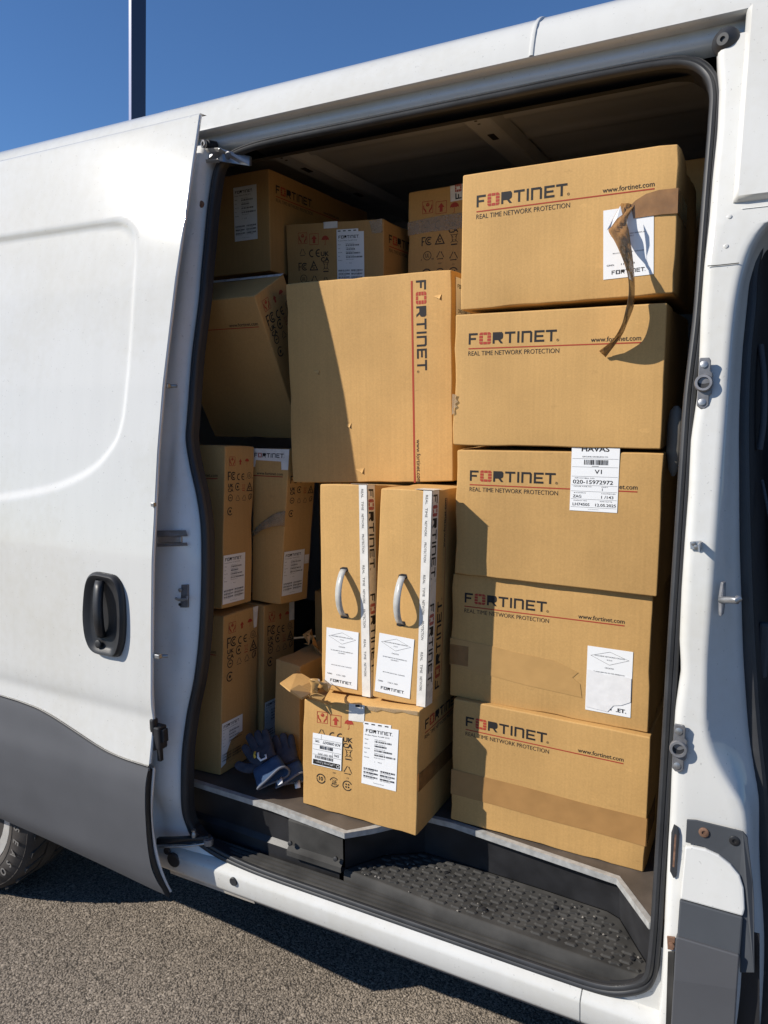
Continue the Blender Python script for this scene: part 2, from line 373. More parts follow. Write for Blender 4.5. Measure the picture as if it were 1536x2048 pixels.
# ---------------------------------------------------------------- ground
g = obj('ground', [(-60, -60, 0), (60, -60, 0), (60, 60, 0), (-60, 60, 0)], [(0, 1, 2, 3)], 'asphalt'); tag(g, kind='structure')
def chippings():
    import numpy as np
    rng = np.random.default_rng(3)
    N = 120000
    x = rng.uniform(-3.0, -.2, N); y = rng.uniform(.45, 2.3, N)
    keep = (x*.55+y > -.35)
    x = x[keep]; y = y[keep]; N = len(x)
    base = np.array([(1, 0, 0), (0, 1, 0), (-1, 0, 0), (0, -1, 0), (.2, .15, 1), (-.25, -.1, .9)], float)
    tri = np.array([(0, 1, 4), (1, 5, 4), (1, 2, 5), (2, 3, 5), (3, 4, 5), (3, 0, 4)])
    a = rng.uniform(0, 6.283, N); s = rng.lognormal(math.log(.0030), .36, N); s = np.clip(s, .0014, .0075); e = rng.uniform(.55, 1., N); h = s*rng.uniform(.2, .42, N)
    jit = rng.uniform(.75, 1.25, (N, 6, 3))
    b = base[None]*jit
    bx = b[..., 0]*s[:, None]; by = b[..., 1]*(s*e)[:, None]; bz = b[..., 2]*h[:, None]
    bx = bx+bz*rng.uniform(-.5, .5, N)[:, None]
    X = bx*np.cos(a)[:, None]-by*np.sin(a)[:, None]+x[:, None]; Y = bx*np.sin(a)[:, None]+by*np.cos(a)[:, None]+y[:, None]
    Z = bz+.0004
    co = np.stack([X, Y, Z], -1).reshape(-1, 3); f = (tri[None]+(np.arange(N)*6)[:, None, None]).reshape(-1, 3)
    me = bpy.data.meshes.new('asphalt_chippings')
    me.vertices.add(len(co)); me.vertices.foreach_set('co', co.ravel())
    me.loops.add(f.size); me.loops.foreach_set('vertex_index', f.ravel().astype(np.int32))
    me.polygons.add(len(f)); me.polygons.foreach_set('loop_start', np.arange(0, f.size, 3, dtype=np.int32))
    me.update(calc_edges=True); me.validate(); me.materials.append(M['chips'])
    o = link(bpy.data.objects.new('asphalt_chippings', me))
    tag(o, 'grey brown stone chippings bedded in the asphalt in front of the van', 'chippings', kind='stuff')
chippings()

# ---------------------------------------------------------------- the van
van = empty('cargo_van', (-.9, 2.3, 0))
tag(van, 'white cargo van with its sliding side door pushed open, full of boxes', 'van')

# ---- roof, cant rail over the opening, far side
prof = [(1.75, 2.325), (1.736, 2.332), (1.725, 2.340), (1.7205, 2.350), (1.7225, 2.359), (1.7265, 2.365), (1.7265, 2.371), (1.705, 2.371), (1.697, 2.372), (1.692, 2.377), (1.696, 2.395), (1.703, 2.415), (1.713, 2.437), (1.729, 2.458), (1.765, 2.482), (1.85, 2.512), (2.1, 2.535), (2.38, 2.54)]
far = [(4.76-y, z) for y, z in reversed(prof[9:-1])]+[(3.2, 2.0), (3.30, 1.5), (3.38, .9), (3.38, .38)]
rows = []
for x in [-3.3+i*(4.5/36) for i in range(37)]:
    rows.append([(x, y, z) for y, z in prof+far])
roof = grid('roof', rows, 'white', van, sharp=50)
# raised seam over the rail
seam = [(-.521, y-.0035*(1 if i > 8 else 0), z+.001) for i, (y, z) in enumerate(prof[9:16])]
sweep('roof_seam', spline(seam, 5), [(-.007, -.003), (-.004, .002), (0, .0032), (.004, .002), (.007, -.003)], lambda p: V((0, -1, .35 if p[2] < 2.44 else 1.2)), 'white', roof)

# ---- side panel behind the open door (covered by it) with wheel arch, and end panels
WX, WY, WR = -2.372, 1.42, .35
rows = []
for i in range(31):
    x = -3.3+i*(1.72/30)
    zb = .42
    d = abs(x-WX)
    if d < .43: zb = max(zb, .35+math.sqrt(max(0, .43**2-d*d)))
    rows.append([(x, Yds(z)+.088, z) for z in [zb+.08+(2.375-zb)*k/24 for k in range(25)]])
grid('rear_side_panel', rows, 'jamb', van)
obj('rear_end_panel', [(-3.29, 1.5, .4), (-3.29, 3.37, .4), (-3.29, 3.1, 2.5), (-3.29, 1.75, 2.5)], [(0, 1, 2, 3)], 'jamb', van)
rows = [[(WX+.44*math.cos(a), y, .35+.44*math.sin(a)) for a in [math.pi*k/16 for k in range(17)]] for y in (1.43, 1.75)]
grid('wheel_arch_liner', rows, 'dark', van)
obj('underbody', [(-3.29, 1.75, .44), (1.1, 1.5, .40), (1.1, 3.3, .40), (-3.29, 3.3, .44)], [(0, 1, 2, 3)], 'dark', van)

# ---- rear wheel
wheel = lathe('wheel', (WX, WY+.012, WR), (0, 1, 0), [(.02, -.012), (.06, -.010), (.075, .02), (.15, .03), (.195, .012), (.22, -.002), (.252, -.008), (.257, .006), (.24, .05), (.19, .2)], 'rim', van, n=40)
lathe('tyre', (WX, WY, WR), (0, 1, 0), [(.250, .012), (.256, .002), (.262, -.003), (.276, -.006), (.278, -.0045), (.296, -.004), (.312, .001), (.328, .010), (.330, .0095), (.338, .016), (.345, .024), (.349, .040), (.350, .075), (.343, .076), (.343, .084), (.350, .085), (.351, .125), (.344, .126), (.344, .134), (.351, .135), (.349, .175), (.343, .2), (.32, .215), (.25, .22), (.2, .21)], 'tyre', wheel, n=72)
for k in range(30):
    a0 = 2*math.pi*k/30
    if not (-1.75 < ((a0+math.pi) % (2*math.pi))-math.pi < 1.0): continue
    pts = []
    for w_, da in ((.022, 0), (.05, .05), (.078, .10)):
        pts.append((a0+da, w_))
    vs = []
    for a, w_ in pts:
        for rr, db in ((.3400, -.011), (.3400, .011), (.3530, .016), (.3530, -.016)):
            vs.append((WX+rr*math.cos(a+db*1.8), WY+w_, WR+rr*math.sin(a+db*1.8)))
    fs = []
    for i in range(2):
        for j in range(4): fs.append((i*4+j, i*4+(j+1) % 4, i*4+4+(j+1) % 4, i*4+4+j))
    fs += [(0, 1, 2, 3), (8, 9, 10, 11)]
    obj('tread_block', vs, fs, 'tread', wheel)
    vs2 = [(x, y+.062+.045, z) for x, y, z in vs]
    obj('tread_block', vs2, fs, 'tread', wheel)


# ---- sliding door, slid back along the side
def sdf_poly(px, pz, poly):
    best = 1e9; inside = False; n = len(poly)
    for i in range(n):
        x0, z0 = poly[i]; x1, z1 = poly[(i+1) % n]
        dx, dz = x1-x0, z1-z0
        t = max(0., min(1., ((px-x0)*dx+(pz-z0)*dz)/(dx*dx+dz*dz)))
        d = (px-x0-t*dx)**2+(pz-z0-t*dz)**2
        if d < best: best = d
        if (z0 > pz) != (z1 > pz) and px < (x1-x0)*(pz-z0)/(z1-z0)+x0: inside = not inside
    return -math.sqrt(best) if inside else math.sqrt(best)
press0 = [(-2.9, 2.146), (-2.114, 2.144), (-1.83, 2.141), (-1.65, 2.137), (-1.595, 2.128), (-1.556, 2.10), (-1.540, 2.06), (-1.528, 1.968), (-1.514, 1.785), (-1.512, 1.656), (-1.522, 1.579), (-1.552, 1.527), (-1.619, 1.473), (-1.733, 1.428), (-1.853, 1.402), (-1.981, 1.382), (-2.9, 1.34)]
cr = spline([(x, 0, z) for x, z in press0[1:-1]], 3)
press = [press0[0]]+[(p.x, p.z) for p in cr]+[press0[-1]]
DX0, DX1 = -2.66, -1.383
def dbot(x): return lerp([-2.66, -2.004, -1.82, -1.593, -1.377], [.425, .412, .401, .382, .361], x)
ctx = [-2.66, -2.05, -1.981, -1.893, -1.807, -1.743, -1.66, -1.579, -1.521, -1.457, -1.383]
ctz = [.80, .80, .799, .797, .791, .779, .759, .739, .728, .723, .722]
def ctop(x): return (lerp(ctx, ctz, x-.02)+2*lerp(ctx, ctz, x)+lerp(ctx, ctz, x+.02))/4
zs = []
z = .45
while z < 2.386:
    zs.append(z); z += .0075 if (z > 1.33 or .8 < z < .93) else .016
zs.append(2.386)
xs = [DX0+i*(-2.02-DX0)/24 for i in range(24)]+[-2.02+i*(DX1+2.02)/112 for i in range(113)]
rows = []
for zz in zs:
    r = []
    for x in xs:
        y = Yds(zz, .012)
        if 1.3 < zz < 2.2:
            d = sdf_poly(x, zz, press)
            t = max(0., min(1., (.011-d)/.022)); t = t*t*(3-2*t)
            y += .0105*t
        y += .0016*math.sin((x+2.0)*4.1)*math.sin(zz*3.3)
        lt = max(0., min(1., (zz-1.5)/.65)); lt = lt*lt*(3-2*lt)
        r.append((x+.023*lt*(x-DX0)/(DX1-DX0), y-.026*lt, zz-.012*lt))
    rows.append(r)
rows.append([(x+.023*(x-DX0)/(DX1-DX0), Yds(2.386, .012)+.006-.026, 2.3795) for x in xs]); rows.append([(x+.023*(x-DX0)/(DX1-DX0), Yds(2.386, .012)+.004, 2.381) for x in xs])
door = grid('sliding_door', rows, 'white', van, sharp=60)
door['label'] = 'white sliding side door, slid back'
# folded front edge of the door
ez = [.73+i*(2.386-.73)/90 for i in range(91)]
def dl(z): t = max(0., min(1., (z-1.5)/.65)); return t*t*(3-2*t)
grid('door_edge', [[(x+.023*dl(z), y-.026*dl(z), z-.012*dl(z)) for x, y in ((-1.383, Yds(z, .012)+.0005), (-1.3805, Yds(z, .012)+.003), (-1.381, Yds(z, .012)+.008), (-1.384, Yds(z)+.012), (-1.392, Yds(z)+.0135), (-1.42, Yds(z)+.016), (-1.62, Yds(z)+.024))] for z in ez], 'jamb', door, sharp=45)
# grey lower cladding with black rubber-backed edge
rows = []
cxs = [DX0+i*(DX1+.004-DX0)/70 for i in range(71)]
for x in cxs:
    zt, zb = ctop(x), dbot(x); col = [(x, Yds(zt, .012)+.002, zt+.0005), (x, Yds(zt, .012)-.0045, zt-.0005), (x, Yds(zt, .012)-.0065, zt-.006)]
    for k in range(1, 27):
        zz = zt-.006+(zb-zt+.006)*k/26
        flare = .012*max(0., 1-(zz-zb)/.06)**2
        col.append((x+(.03*max(0., 1-(zz-zb)/.16)**2 if x > -1.39 else 0), Yds(zz, .012)-.0065+flare, zz))
    col.append((x, Yds(zb)+.03, zb+.002))
    rows.append(col)
clad = grid('lower_cladding', rows, 'clad', door, sharp=50)
tube('cladding_trim_line', [(x, Yds(ctop(x), .012)-.003, ctop(x)+.005) for x in cxs], .0022, 'rubber', door, n=6)
# dark rubber strip and pale inner flange seen at the bottom front corner
fl = [(zz, .0+.03*max(0., 1-(zz-.361)/.16)**2) for zz in [.365+i*.0125 for i in range(29)]]
grid('edge_gasket', [[(-1.380+d, Yds(z)-.003, z), (-1.378+d, Yds(z)+.004, z), (-1.378+d, Yds(z)+.012, z), (-1.390+d, Yds(z)+.016, z)] for z, d in fl], 'black', door)
grid('inner_flange', [[(-1.386+d, Yds(z)+.0145, z), (-1.381+d+.003*math.sin(z*30), Yds(z)+.017, z), (-1.380+d+.003*math.sin(z*30), Yds(z)+.022, z), (-1.40+d, Yds(z)+.026, z)] for z, d in fl], 'jamb', door)

# door handle
ho = [(-1.5856,1.2058), (-1.5337,1.2077), (-1.4985,1.2012), (-1.4761,1.1689), (-1.4674,1.1063), (-1.4702,1.0423), (-1.4876,0.9976), (-1.5184,0.9916), (-1.5774,0.9941), (-1.6050,1.0235), (-1.6165,1.0713), (-1.6169,1.1207), (-1.6083,1.1775)]
hs = spline([(x, 0, z) for x, z in ho], 5, True)
def ring(scale, off):
    cx_ = sum(p.x for p in hs)/len(hs); cz_ = sum(p.z for p in hs)/len(hs)
    return [V((cx_+(p.x-cx_)*scale, Yds(p.z)+off, cz_+(p.z-cz_)*(1-(1-scale)*.6))) for p in hs]
rings = [ring(1.0, .002), ring(1.0, -.006), ring(.96, -.014), ring(.90, -.018), ring(.80, -.016), ring(.68, -.010), ring(.60, -.0075)]
n = len(hs); vs = [p for r in rings for p in r]
fs = [(i*n+j, i*n+(j+1) % n, (i+1)*n+(j+1) % n, (i+1)*n+j) for i in range(len(rings)-1) for j in range(n)]
fs.append(tuple(range(len(vs)-n, len(vs))))
handle = obj('door_handle', vs, fs, 'black', door, smooth=True, sharp=50)
gp = spline([(-1.5566,1.3539,1.1896), (-1.5462,1.3385,1.1741), (-1.5382,1.3246,1.1316), (-1.5341,1.3205,1.0864), (-1.5397,1.3278,1.0553), (-1.5476,1.3386,1.0403)], 6)
rows = []
for p in gp:
    rows.append([p+V((dx, dy, 0)) for dx, dy in ((-.013, .008), (-.0125, -.003), (-.007, -.007), (.006, -.007), (.0125, -.003), (.013, .008))])
grid('handle_grip', rows, 'black', handle, close=True)
lathe('key_lock', (-1.5523,1.3331,1.0221), (0, -1, .05), [(.011, 0), (.011, .003), (.009, .0045), (.004, .005)], 'dark', handle, n=18)
# square reflector dot, guide pegs on the door edge
block('edge_clip', (-1.3851,1.3884,1.3949), (.010, .010, .010), 'steel', door, bevel=.001)
for a_, b_, c_ in (((-1.3831,1.4517,1.6900), (-1.3806,1.4597,1.6900), (-1.3631,1.4697,1.6899)), ((-1.3718,1.3600,1.0087), (-1.3676,1.3678,1.0069), (-1.3533,1.3777,1.0059))):
    pg = block('guide_bracket', a_, (.022, .012, .012), 'steel', door, bevel=.002)
    tube('guide_peg', [b_, c_], .0045, 'steel', pg)
# latch cassette on the lower door edge
lat = block('latch_cassette', (-1.3759,1.3535,0.7930), (.030, .03, .062), 'black', door, bevel=.004)
block('latch_tongue', (-1.3612,1.3549,0.7995), (.018, .018, .036), 'dark', lat, bevel=.003)
block('latch_rod', (-1.3676,1.3458,0.7569), (.012, .012, .05), 'black', lat, bevel=.002)
block('latch_backing', (-1.3847,1.3471,0.8007), (.014, .02, .085), 'black', lat, bevel=.004)

# ---- door pillar behind the opening (left jamb) running down into the rocker
xsz = [.34, .435, .440, .447, .458, .475, .50, .53, .645, .723, .815, .918, 1.028, 1.135, 1.24, 1.33, 1.407, 1.485, 1.55, 1.655, 1.787, 1.919, 2.096, 2.192, 2.283, 2.345]
xsx = [-1.05, -1.05, -1.135, -1.20, -1.29, -1.335, -1.362, -1.375, -1.374, -1.378, -1.374, -1.345, -1.330, -1.325, -1.325, -1.333, -1.353, -1.382, -1.401, -1.402, -1.406, -1.403, -1.414, -1.419, -1.425, -1.40]
def Xs(z): return (lerp(xsz, xsx, z-.012)+2*lerp(xsz, xsx, z)+lerp(xsz, xsx, z+.012))/4 if z > .56 else lerp(xsz, xsx, z)
rows = []
jz = [.436, .441, .448, .459, .476, .49, .502, .53]+[.56+i*.0225 for i in range(80)]
for z in jz:
    xe = Xs(z); r = []
    cols = [(-1.64, .10), (-1.50, .086), (-1.468, .080), (-1.452, .079)]
    a = -1.44
    for k in range(1, 10):
        t = k/10; cols.append((a+(xe-a)*t, .080+.030*t*t))
    cols += [(xe, .112), (xe+.003, .118), (xe+.004, .135)]
    for x, o in cols:
        y = Yds(z)+o
        if z < .62 and x > -1.46: y = y*(z-.53)/.09+(1.412+(o-.08)*.5)*(1-(z-.53)/.09) if z > .53 else 1.412+(o-.08)*.5
        y += .014*math.exp(-((x+1.43)/.022)**2-((z-1.55)/.17)**2)+.010*math.exp(-((x+1.405)/.03)**2-((z-1.02)/.10)**2)
        y -= .006*math.exp(-((x+1.38)/.02)**2-((z-1.30)/.05)**2)
        y += .012*math.exp(-((x+1.43)/.03)**2-((z-2.15)/.07)**2)
        r.append((x, y, z))
    rows.append(r)
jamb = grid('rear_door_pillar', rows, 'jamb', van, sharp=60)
obj('rocker_lip', [(-1.42, 1.411, .358), (-1.131, 1.411, .361), (-1.131, 1.4085, .3715), (-1.42, 1.4085, .3715), (-1.42, 1.45, .355), (-1.131, 1.45, .358)], [(0, 1, 2, 3), (0, 4, 5, 1)], 'dirt', jamb)
for px, r in (((-1.3894,1.3940,0.4175), .0205), ((-1.4115,1.3940,0.4376), .0105), ((-1.1838,1.3940,0.4181), .0115)):
    lathe('rubber_plug', px, (.05, -1, 0), [(r, -.003), (r, .0015), (r*.9, .003), (r*.55, .0025)], 'rubber', jamb, n=22)
# striker plate and centre hinge arm, upper and lower arms
sp = sheet('striker_plate', [(-1.3950,1.1607), (-1.3761,1.1733), (-1.3469,1.1764), (-1.3457,1.1160), (-1.3749,1.1125), (-1.3943,1.1235)], .098, .006, 'castalu', jamb, bevel=.001)
tube('striker_loop', [(-1.3840,1.4491,1.1367), (-1.3570,1.4314,1.1401), (-1.3246,1.4261,1.1478), (-1.3463,1.4500,1.1462)], .0035, 'steel', sp)
lathe('bolt_head', (-1.3671,1.4494,1.1615), (0, -1, 0), [(.0055, 0), (.0055, .003), (.003, .004)], 'steel', sp, n=12)
lathe('bolt_hole', (-1.3681,1.4459,1.1231), (0, -1, 0), [(.004, 0), (.004, .002)], 'dark', sp, n=12)
ha = prism('hinge_arm', [(-1.4284,1.4391,1.3172), (-1.3519,1.4645,1.3200), (-1.3486,1.4656,1.3069), (-1.4274,1.4370,1.3030)], (0, .3, -1), .004, 'castalu', jamb, bevel=.001)
prism('hinge_arm_lower', [(-1.4259,1.4341,1.2836), (-1.3463,1.4598,1.2882), (-1.3469,1.4619,1.2825), (-1.4256,1.4333,1.2784)], (0, .3, -1), .004, 'castalu', ha, bevel=.001)
prism('hinge_roller', [(-1.4314,1.4446,1.3001), (-1.3668,1.4609,1.3023), (-1.3656,1.4584,1.2856), (-1.4302,1.4421,1.2832)], (0, 1, 0), .012, 'steel', ha, bevel=.002)
prism('hinge_pocket', [(-1.4564,1.4642,1.3179), (-1.3553,1.4778,1.3217), (-1.3521,1.4710,1.2765), (-1.4529,1.4570,1.2693)], (0, 1, 0), .004, 'dark', jamb, bevel=.001)
ua = prism('upper_arm', [(-1.4393,1.7061,2.3339), (-1.3765,1.6928,2.3219), (-1.3121,1.7383,2.3053), (-1.3092,1.7307,2.2774), (-1.3704,1.6833,2.2868), (-1.4295,1.6966,2.2989)], (0, 1, .1), .010, 'steel', jamb, bevel=.002)
prism('arm_flange', [(-1.4271,1.6897,2.3288), (-1.3749,1.6827,2.3215), (-1.3745,1.6859,2.3147), (-1.4267,1.6928,2.3219)], (0, .2, -1), .003, 'steel', ua)
prism('arm_flange', [(-1.4179,1.6811,2.2971), (-1.3658,1.6738,2.2887), (-1.3674,1.6774,2.2836), (-1.4196,1.6846,2.2918)], (0, .2, -1), .003, 'steel', ua)
lathe('arm_bolt', (-1.3506,1.6951,2.3009), (-.1, -1, -.1), [(.010, 0), (.010, .003), (.006, .004)], 'castalu', ua, n=16)
lathe('stop_buffer', (-1.4237,1.6926,2.3393), (-.35, -1, -.05), [(.013, -.03), (.013, -.004), (.0105, -.002), (.0105, .004), (.006, .0045), (.006, .002)], 'dark', jamb, n=20)
lathe('stop_nut', (-1.4169,1.6764,2.3351), (-.35, -1, -.05), [(.0115, 0), (.0115, .004), (.006, .0045), (.005, .001)], 'castalu', jamb, n=6)
lathe('rust_spot', (-1.4275,1.6642,2.1800), (.3, -1, .2), [(.010, -.003), (.010, 0), (.006, .0015)], 'rust', jamb, n=14)
la = prism('lower_arm', [(-1.4197,1.3650,0.4884), (-1.3208,1.3850,0.5051), (-1.2745,1.4050,0.5141), (-1.2667,1.4050,0.5021), (-1.3220,1.3850,0.4861), (-1.4211,1.3650,0.4691)], (0, 1, 0), .012, 'black', jamb, bevel=.002)
tube('lower_arm_rod', [(-1.4053,1.3600,0.4706), (-1.3210,1.3800,0.4864), (-1.2659,1.4000,0.4994)], .003, 'steel', la)
lathe('roller_bolt', (-1.3123,1.3950,0.5091), (0, 0, 1), [(.007, -.004), (.007, .006), (.004, .012), (.006, .014), (.006, .018)], 'steel', la, n=14)
lathe('lower_roller', (-1.2720,1.4050,0.4991), (0, 0, 1), [(.012, -.008), (.013, 0), (.012, .008)], 'castalu', la, n=18)

# ---- rubber seal round the opening, with dark liner behind it
SEAL = []
for z in [.60, .75, .9, 1.05, 1.2, 1.35, 1.5, 1.65, 1.8, 1.95, 2.08, 2.17]:
    SEAL.append((-.153+(.006 if z > 1.7 else 0), Yds(z)+.098, z))
SEAL += [(-.150, Yds(2.24)+.104, 2.235), (-.165, 1.708, 2.280), (-.20, 1.719, 2.312), (-.26, 1.725, 2.325)]
SEAL += [(x, 1.7265, 2.3285) for x in (-.40, -.6, -.8, -1.0, -1.2)]
SEAL += [(-1.30, 1.725, 2.324), (-1.365, 1.717, 2.308), (-1.398, 1.705, 2.278)]
for z in [2.19, 2.09, 1.99, 1.919, 1.787, 1.72, 1.655, 1.60, 1.55, 1.485, 1.407, 1.33, 1.24, 1.135, 1.028, .918, .815, .723, .645, .56]:
    SEAL.append((Xs(z)+.012, Yds(z)+.118, z))
SEAL += [(-1.352, 1.424, .51), (-1.325, 1.425, .480), (-1.27, 1.424, .463), (-1.18, 1.422, .452), (-1.08, 1.420, .449), (-.9, 1.420, .449), (-.7, 1.420, .449), (-.5, 1.420, .449), (-.34, 1.420, .450), (-.25, 1.420, .455), (-.195, 1.419, .478), (-.163, 1.414, .515)]
SEAL = spline(SEAL, 6, True)
def seal_n(p):
    n0 = snorm(p)
    if p[2] < .56:
        k = max(0., min(1., (.56-p[2])/.08)); n0 = (n0*(1-k)+V((0, -.55, .83))*k)
    return n0
sealp = [(-.0115, -.006), (-.011, .002), (-.008, .006), (-.004, .0078), (.000, .0066), (.0025, .003), (.0045, .0048), (.008, .004), (.0105, .001), (.0115, -.006)]
seal = sweep('door_seal', SEAL, sealp, seal_n, 'rubber', van, closed=True)
cen = V((-.76, 0, 1.4))
rows = []
for p in SEAL:
    d = V((cen.x-p.x, 0, cen.z-p.z)).normalized()
    if p.x < -1.29 and p.z > .53: d = V((1, 0, 0))
    elif p.x > -.16: d = V((-1, 0, 0))
    elif p.z > 2.28: d = V((0, 0, -1)) if -1.3 < p.x < -.2 else d
    elif p.z < .5: d = V((0, 0, .2))
    rows.append([p+V((0, .004, 0))-d*.012, p+d*.010+V((0, .008, 0)), p+d*.013+V((0, .016 if p.x < -1.29 else .03, 0)), p+d*.014+V((0, (.024 if p.x < -1.29 else .075) if p.z > .5 else .035, 0))])
rows.append(rows[0])
grid('opening_liner', rows, 'dark', van, sharp=50)

# ---- sill: white outer cover, tread strip, track channel
sp_ = [(1.45, .370), (1.408, .372), (1.402, .376), (1.3985, .384), (1.3945, .424), (1.396, .431), (1.402, .4375), (1.414, .446), (1.425, .449)]
xs_ = [-1.46, -1.38, -1.30, -1.22, -1.16]+[-1.1+i*.05 for i in range(17)]+[-.292, -.2905, -.289, -.25, -.2, -.15, -.1, .0, .12]
rows = []
for x in xs_:
    k = .003 if x == -.2905 else 0
    rows.append([(x, y+k, z-(k if i > 4 else 0)) for i, (y, z) in enumerate(sp_)])
sill = grid('side_sill', rows, 'white', van, sharp=35)
obj('sill_under_edge', [(-1.13, 1.412, .364), (-.1, 1.412, .364), (-.1, 1.409, .3725), (-1.13, 1.409, .3725), (-1.13, 1.46, .362), (-.1, 1.46, .362)], [(0, 1, 2, 3), (0, 4, 5, 1)], 'clad', sill)
tp = [(1.426, .448), (1.431, .456), (1.4345, .457), (1.4355, .446), (1.4395, .446), (1.4405, .459), (1.4455, .4595), (1.4465, .447), (1.4505, .447), (1.4515, .461), (1.4585, .4615), (1.4595, .448), (1.464, .448), (1.465, .463), (1.470, .463), (1.471, .446), (1.482, .444), (1.52, .444), (1.7, .444)]
grid('sill_tread', [[(x, y, z) for y, z in tp] for x in [-1.40+i*.0625 for i in range(21)]], 'dusty', van, sharp=30)
obj('track_cover', [(-.36, 1.455, .4665), (-.175, 1.452, .4665), (-.165, 1.475, .4665), (-.36, 1.46, .4665)], [(0, 1, 2, 3)], 'white', van)

# ---- entry step with raised lugs
ZS = .485
front = [(-0.9004,1.4846,0.4850), (-0.7549,1.4752,0.4850), (-0.6229,1.4633,0.4850), (-0.3709,1.4557,0.4850), (-0.1553,1.4519,0.4850)]
back = [(-0.1631,1.4734,0.4850), (-0.2526,1.6094,0.4850), (-0.2828,1.6224,0.4850), (-0.4309,1.6310,0.4850), (-0.5913,1.6365,0.4850), (-0.7500,1.6385,0.4850), (-0.8378,1.5820,0.4850)]
topo = [(-0.1716,1.4830,0.5850), (-0.2552,1.5921,0.5850), (-0.2819,1.6005,0.5850), (-0.4302,1.6203,0.5850), (-0.5906,1.6319,0.5850), (-0.7436,1.6249,0.5850), (-0.8390,1.5188,0.5850)]
poly = front+back
step = prism('entry_step', poly, (0, 0, -1), .012, 'dusty', van, bevel=.003)
grid('step_front_lip', [[V(p)+V((0, 0, .0005)), V(p)+V((0, -.006, -.004)), V(p)+V((0, -.007, -.03))] for p in front], 'dusty', step)
b2 = [V(p) for p in back]; t2_ = [V(p) for p in topo]
bl = V(front[0]); tl = V((-0.8915,1.4729,0.5850))
rows = [[b, b.lerp(t, .06)+(t-b).normalized()*.002, b.lerp(t, .5), t, t+V((0, .03, .002))] for b, t in zip(b2, t2_)]
rows.append([bl, bl.lerp(tl, .06), bl.lerp(tl, .5), tl, tl+V((-.03, .01, .002))])
grid('step_riser', rows, 'black', step, sharp=30)
def inpoly(x, y, P):
    ins = False
    for i in range(len(P)):
        x0, y0 = P[i][:2]; x1, y1 = P[(i+1) % len(P)][:2]
        if (y0 > y) != (y1 > y) and x < (x1-x0)*(y-y0)/(y1-y0)+x0: ins = not ins
    return ins
lug_me = None
row = 0; y = 1.464
while y < 1.66:
    x = -.92+(.019 if row % 2 else 0)
    while x < -.17:
        ok = all(inpoly(x+dx, y+dy, poly) for dx, dy in ((-.016, 0), (.016, 0), (0, .010), (0, -.010)))
        if ok:
            if lug_me is None:
                vs = []
                for sx, sy, hz in ((1, 1, 0), (.72, .55, .0032)):
                    for px_, py_ in ((-.0145, -.002), (-.010, -.006), (.009, -.006), (.0145, .001), (.010, .006), (-.004, .0025), (-.010, .0045)):
                        vs.append((px_*sx, py_*sy, hz))
                fs = [tuple(range(7, 14))]+[(i, (i+1) % 7, 7+(i+1) % 7, 7+i) for i in range(7)]
                lug_me = bpy.data.meshes.new('tread_lug'); lug_me.from_pydata(vs, [], fs); lug_me.materials.append(M['dusty'])
            o = link(bpy.data.objects.new('tread_lug', lug_me)); o.parent = step
            o.location = V((x, y, ZS+.0003))-ORG[step.name]
            o.rotation_euler = (0, 0, .0 if row % 2 else math.pi)
        x += .038
    y += .0145; row += 1
for p in ((-0.8396,1.5096,0.4885), (-0.6656,1.5819,0.4885), (-0.5359,1.4963,0.4885), (-0.3903,1.5779,0.4885), (-0.2049,1.4926,0.4885)):
    lathe('step_screw', p, (0, 0, 1), [(.006, -.003), (.006, .001), (.003, .002)], 'dark', step, n=10)
for i, p in enumerate(((-0.5354,1.6270,0.5450), (-0.3066,1.6186,0.5450))):
    lathe('riser_hole', V(p)+V((0, .012, 0)), (0, -1, 0), [(.0075, -.008), (.0075, .003), (.006, .0035)], 'dark', step, n=14)
# bits of grit on the step
rg = random.Random(4); gv = []; gf = []
for k in range(40):
    x = rg.uniform(-.88, -.19); yy = rg.uniform(1.46, 1.60)
    if not inpoly(x, yy, poly): continue
    s_ = rg.uniform(.0015, .0038); b0_ = len(gv)
    for t in range(5): gv.append((x+s_*math.cos(t*1.256), yy+s_*math.sin(t*1.256)*rg.uniform(.5, 1), ZS+.0008+rg.uniform(0, .003)))
    gv.append((x, yy, ZS+.003+s_*.7)); gf += [(b0_+t, b0_+(t+1) % 5, b0_+5) for t in range(5)]
gr = obj('grit', gv, gf, 'beige'); tag(gr, 'crumbs of grit and dry leaves scattered on the entry step', 'grit', kind='stuff')

# ---- load floor with aluminium edge, riser below it
fo = [(-3.2, 1.492), (-1.42, 1.490), (-1.1174,1.4827,0.6000)[:2], (-0.8844,1.4613,0.6000)[:2], (-0.8368,1.5072,0.6000)[:2], (-0.7408,1.6188,0.6000)[:2], (-0.6669,1.6227,0.6000)[:2], (-0.2569,1.5807,0.6000)[:2], (-0.1716,1.4658,0.6000)[:2], (-.09, 1.48)]
fpoly = [V((x, y, .600)) for x, y in fo]+[V((-.09, 3.25, .6)), V((-3.2, 3.25, .6))]
floor = prism('load_floor', fpoly, (0, 0, -1), .014, 'floor', van)
rows = []
for i, (x, y) in enumerate(fo):
    p = V((x, y, .600)); a = V((*fo[max(0, i-1)], .6)); b = V((*fo[min(len(fo)-1, i+1)], .6)); t = (b-a).normalized(); nn = V((t.y, -t.x, 0))
    rows.append([p-nn*.010+V((0, 0, .0012)), p+nn*.0035+V((0, 0, .0012)), p+nn*.0035+V((0, 0, -.0135))])
grid('floor_edging', rows, 'alu', floor, smooth=False)
r0, r1, r2_, r3 = V((-1.42, 1.502, .587)), V((-0.8898,1.4701,0.5870)), V((-1.42, 1.502, .445)), V((-.915, 1.490, .445))
